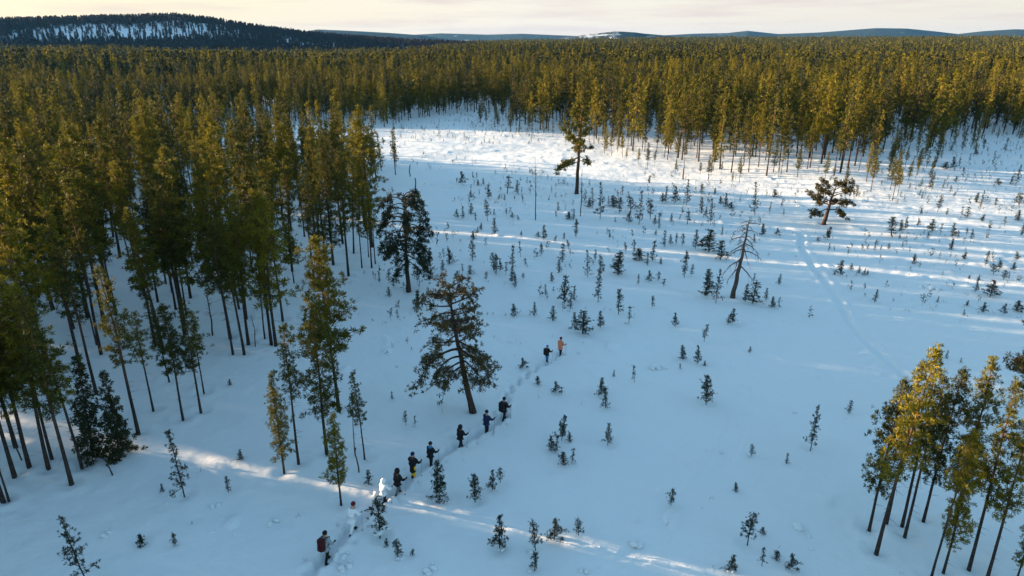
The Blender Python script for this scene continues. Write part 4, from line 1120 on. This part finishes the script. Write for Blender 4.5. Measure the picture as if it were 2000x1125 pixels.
for sp, bm_, jm, V, TAGS, hands in baked:
    x, y, z = place(*sp['p'])
    i = int(np.argmin(np.hypot(ALLTRACK[:, 0] - x, ALLTRACK[:, 1] - y))); i = min(max(i, 2), len(ALLTRACK) - 3)
    tx, ty = ALLTRACK[i + 2] - ALLTRACK[i - 2]
    yaw = math.atan2(ty, tx) - math.pi / 2
    zg = float(snow_h(x, y)[0])
    H = height_at(y, sp['top']) - zg
    s = min(1.12, max(.9, H / 1.78))
    p = link('person', bm_, None, (x, y, zg - .03)); p.rotation_euler = (0, 0, yaw); p.scale = (s, s, s)
    tag(p, sp['lab'], 'person', 'skiers walking in single file')
    mats = [CL[sp['legs']], CL[sp['jacket']], SKIN, CL['black'], BOOT]
    bm_.materials.clear()
    for m in mats: bm_.materials.append(m)
    cen = np.array([f.center[:] for f in bm_.polygons]); sk = np.array(V)
    near = np.argmin(((cen[:, None] - sk[None]) ** 2).sum(2), 1)
    code = {'legs': 0, 'torso': 1, 'arm': 1, 'head': 2, 'hand': 3, 'boot': 4}
    bm_.polygons.foreach_set('material_index', np.array([code[TAGS[k]] for k in near], np.int32))
    jm.materials.clear(); jm.materials.append(CL[sp['jacket']])
    link('jacket', jm, p)
    hc = V[5]
    if sp.get('hood'):
        link('hood', ellipsoid('hood', (hc[0], hc[1] - .03, hc[2] - .04), (.145, .155, .19), CL[sp['hat']]), p)
    else:
        link('hat', ellipsoid('hat', (hc[0], hc[1] - .015, hc[2] + .03), (.118, .128, .13), CL[sp['hat']], cut=-.45), p)
    if sp.get('scarf'):
        link('scarf', ellipsoid('scarf', (V[3][0], V[3][1] - .01, V[3][2] - .01), (.15, .14, .085), CL[sp['scarf']]), p)
    for sgn in (-1, 1):   # face, towards the way they walk
        link('eye', ellipsoid('eye', (hc[0] + sgn * .035, hc[1] + .085, hc[2] - .03), (.012, .01, .012), CL['black'], 8, 5), p)
    link('nose', ellipsoid('nose', (hc[0], hc[1] + .10, hc[2] - .07), (.017, .025, .028), SKIN, 8, 6), p)
    M = Matrix.LocRotScale(p.location, p.rotation_euler, p.scale)
    if sp['pack']:
        e = bpy.data.objects.new('backpack', None); e.location = p.location; e.rotation_euler = p.rotation_euler; e.scale = p.scale; C.objects.link(e)
        by = V[2][1] - .30
        link('pack_body', rbox('pack_body', (0, by, 1.22), (.36, .24, .54), CL[sp['pack']], .08), e)
        link('pack_lid', rbox('pack_lid', (0, by + .01, 1.52), (.33, .25, .12), CL[sp['pack']], .045), e)
        link('pack_pocket', rbox('pack_pocket', (0, by - .13, 1.10), (.25, .09, .24), CL[sp['pack']], .035), e)
        for sgn in (-1, 1):
            a = Acc(); tube(a, [(sgn * .12, by + .1, 1.46), (sgn * .13, by + .24, 1.545), (sgn * .13, by + .46, 1.46), (sgn * .15, by + .47, 1.25), (sgn * .17, by + .2, 1.05)], [.022] * 5, 5)
            v_, q_ = a.arrays(); link('strap', mesh('strap', v_, q_, [CL['black']]), e)
        who = {'red': 'red backpack worn by the last skier in line'}.get(sp['pack'], 'black backpack on the skier in blue trousers' if sp['legs'] == 'blue' else 'dark backpack on the striding skier in black')
        tag(e, who, 'backpack')
    if sp['poles']:
        for k, h in enumerate(hands):
            hw = M @ Vector(h)
            back = Vector((math.cos(yaw + math.pi / 2), math.sin(yaw + math.pi / 2), 0)); sidev = Vector((math.cos(yaw), math.sin(yaw), 0))
            q = hw + back * (-.35 if k else .10) + sidev * (.18 if k else -.18)
            q.z = float(snow_h(q.x, q.y)[0])
            e = bpy.data.objects.new('ski_pole', None); e.location = q; C.objects.link(e)
            d = hw - q; u = d.normalized()
            for nm, pts_, rr_ in (('shaft', [(-u * .12)[:], d[:]], [.009, .009]), ('grip', [(d - u * .05)[:], (d + u * .09)[:]], [.018, .02])):
                a = Acc(); tube(a, pts_, rr_, 6); v_, q_ = a.arrays(); link(nm, mesh(nm, v_, q_, [POLE if nm == 'shaft' else BOOT]), e)
            a = Acc(); tube(a, [(u * .03)[:], (u * .05)[:]], [.05, .045], 8); v_, q_ = a.arrays(); link('basket', mesh('basket', v_, q_, [BOOT]), e)
            short = sp['lab'].split(',')[0].replace('skier', 'the skier', 1) if not sp['lab'].startswith(('leading', 'slim', 'last')) else 'the ' + sp['lab'].split(',')[0]
            tag(e, '%s ski pole of %s' % ('left-hand' if k == 0 else 'right-hand', short), 'ski pole', 'ski poles')

# heather sprigs and dead twigs poking out of the snow
def sprigs():
    g = np.random.default_rng(15); a = Acc()
    x, y = scatter(9000, 27, 240, R(-30), R(40), g)
    w = vnoise(x, y, 14, 61) + .6 * vnoise(x, y, 4, 62)
    m = inside(x, y, CLEAR) & (w > .12) & (g.uniform(size=len(x)) < np.clip(np.hypot(x, y) / 130, .25, 1))
    x, y = x[m], y[m]; z = snow_h(x, y, False)
    for px_, py_, pz_ in zip(x, y, z):
        for _ in range(g.integers(1, 4)):
            az = g.uniform(0, 6.28); e = g.uniform(.7, 1.4); L = g.uniform(.12, .42)
            p0 = np.array([px_ + g.normal() * .08, py_ + g.normal() * .08, pz_ - .05])
            p1 = p0 + L * np.array([math.cos(az) * math.cos(e), math.sin(az) * math.cos(e), math.sin(e)])
            tube(a, [p0, p1], [.014, .006], 3)
    v, q = a.arrays(); o = link('sprigs', mesh('sprigs', v, q, [BARK]))
    tag(o, 'tiny dark sprigs poking through the snow all over the clearing', 'sprigs', kind='stuff')
def seedlings():
    g = np.random.default_rng(16); a = Acc()
    x, y = scatter(7000, 52, 260, R(-14), R(39), g)
    w = vnoise(x, y, 17, 63) + .6 * vnoise(x, y, 5, 64) + .15 * sstep(0, 60, x)
    m = inside(x, y, CLEAR) & (w > .10) & (g.uniform(size=len(x)) < .6)
    x, y = x[m], y[m]; z = snow_h(x, y, False)
    H = .3 + 1.1 * g.uniform(size=len(x)) ** 2; cen, sz = [], []
    for i in range(len(x)):
        tube(a, [(x[i], y[i], z[i] - .1), (x[i] + g.normal() * .04, y[i], z[i] + H[i])], [.014, .008], 3)
    wood = a.arrays(); b = Acc()
    for f in (.35, .6, .8, 1.0):
        tufts(b, np.stack([x + g.normal(size=len(x)) * .1 * (1.2 - f), y + g.normal(size=len(x)) * .1 * (1.2 - f), z + H * f], 1), np.tile([0, 0, 1.0], (len(x), 1)), H * .32 * (1.25 - f * .5), 5, g, .14)
    v, q = b.arrays()
    me = mesh('seedlings', np.concatenate([wood[0], v]), np.concatenate([wood[1], q + len(wood[0])]), [BARK, NEEDLE_YOUNG], np.r_[np.zeros(len(wood[1])), np.ones(len(q))])
    o = link('seedlings', me); tag(o, 'countless tiny pine seedlings dotting the far and right part of the clearing', 'seedlings', kind='stuff')
seedlings()
sprigs()

# ------------------------------------------------------------------ the snow itself
def build_ground():
    rad = np.r_[2, 6, 10, 14, 17, np.geomspace(19, 330, 520), np.geomspace(345, 12000, 60)]
    az = np.r_[np.linspace(-180, -44, 30)[:-1], np.linspace(-44, 44, 640), np.linspace(44, 180, 30)[1:-1]] * math.pi / 180
    A, Rr = np.meshgrid(az, rad)
    X, Y = Rr * np.sin(A), Rr * np.cos(A)
    Z = snow_h(X.ravel(), Y.ravel())
    V = np.stack([X.ravel(), Y.ravel(), Z], 1)
    nr, nc = X.shape
    i, j = np.meshgrid(np.arange(nr - 1), np.arange(nc), indexing='ij')
    k = (j + 1) % nc
    Q = np.stack([i * nc + j, i * nc + k, (i + 1) * nc + k, (i + 1) * nc + j], -1).reshape(-1, 4)
    Q = Q[:, ::-1]
    c = len(V); V = np.concatenate([V, [[0, 0, 0]]])
    o = link('snow_ground', mesh('snow_ground', V, Q, [SNOW], smooth=True))
    tag(o, kind='structure')
build_ground()

# ------------------------------------------------------------------ haze
def haze():
    bm = bmesh.new(); bmesh.ops.create_cube(bm, size=1)
    me = bpy.data.meshes.new('haze'); bm.to_mesh(me); bm.free()
    o = link('haze', me, None, (0, 0, 60)); o.scale = (18000, 18000, 190)
    m = bpy.data.materials.new('thin_blue_haze'); m.use_nodes = True
    n = m.node_tree; n.nodes.clear()
    out = n.nodes.new('ShaderNodeOutputMaterial'); v = n.nodes.new('ShaderNodeVolumePrincipled')
    v.inputs['Color'].default_value = (.10, .42, .95, 1); v.inputs['Density'].default_value = 1.7e-5; v.inputs['Anisotropy'].default_value = .2
    n.links.new(v.outputs[0], out.inputs['Volume'])
    me.materials.append(m)
    tag(o, kind='stuff')
haze()
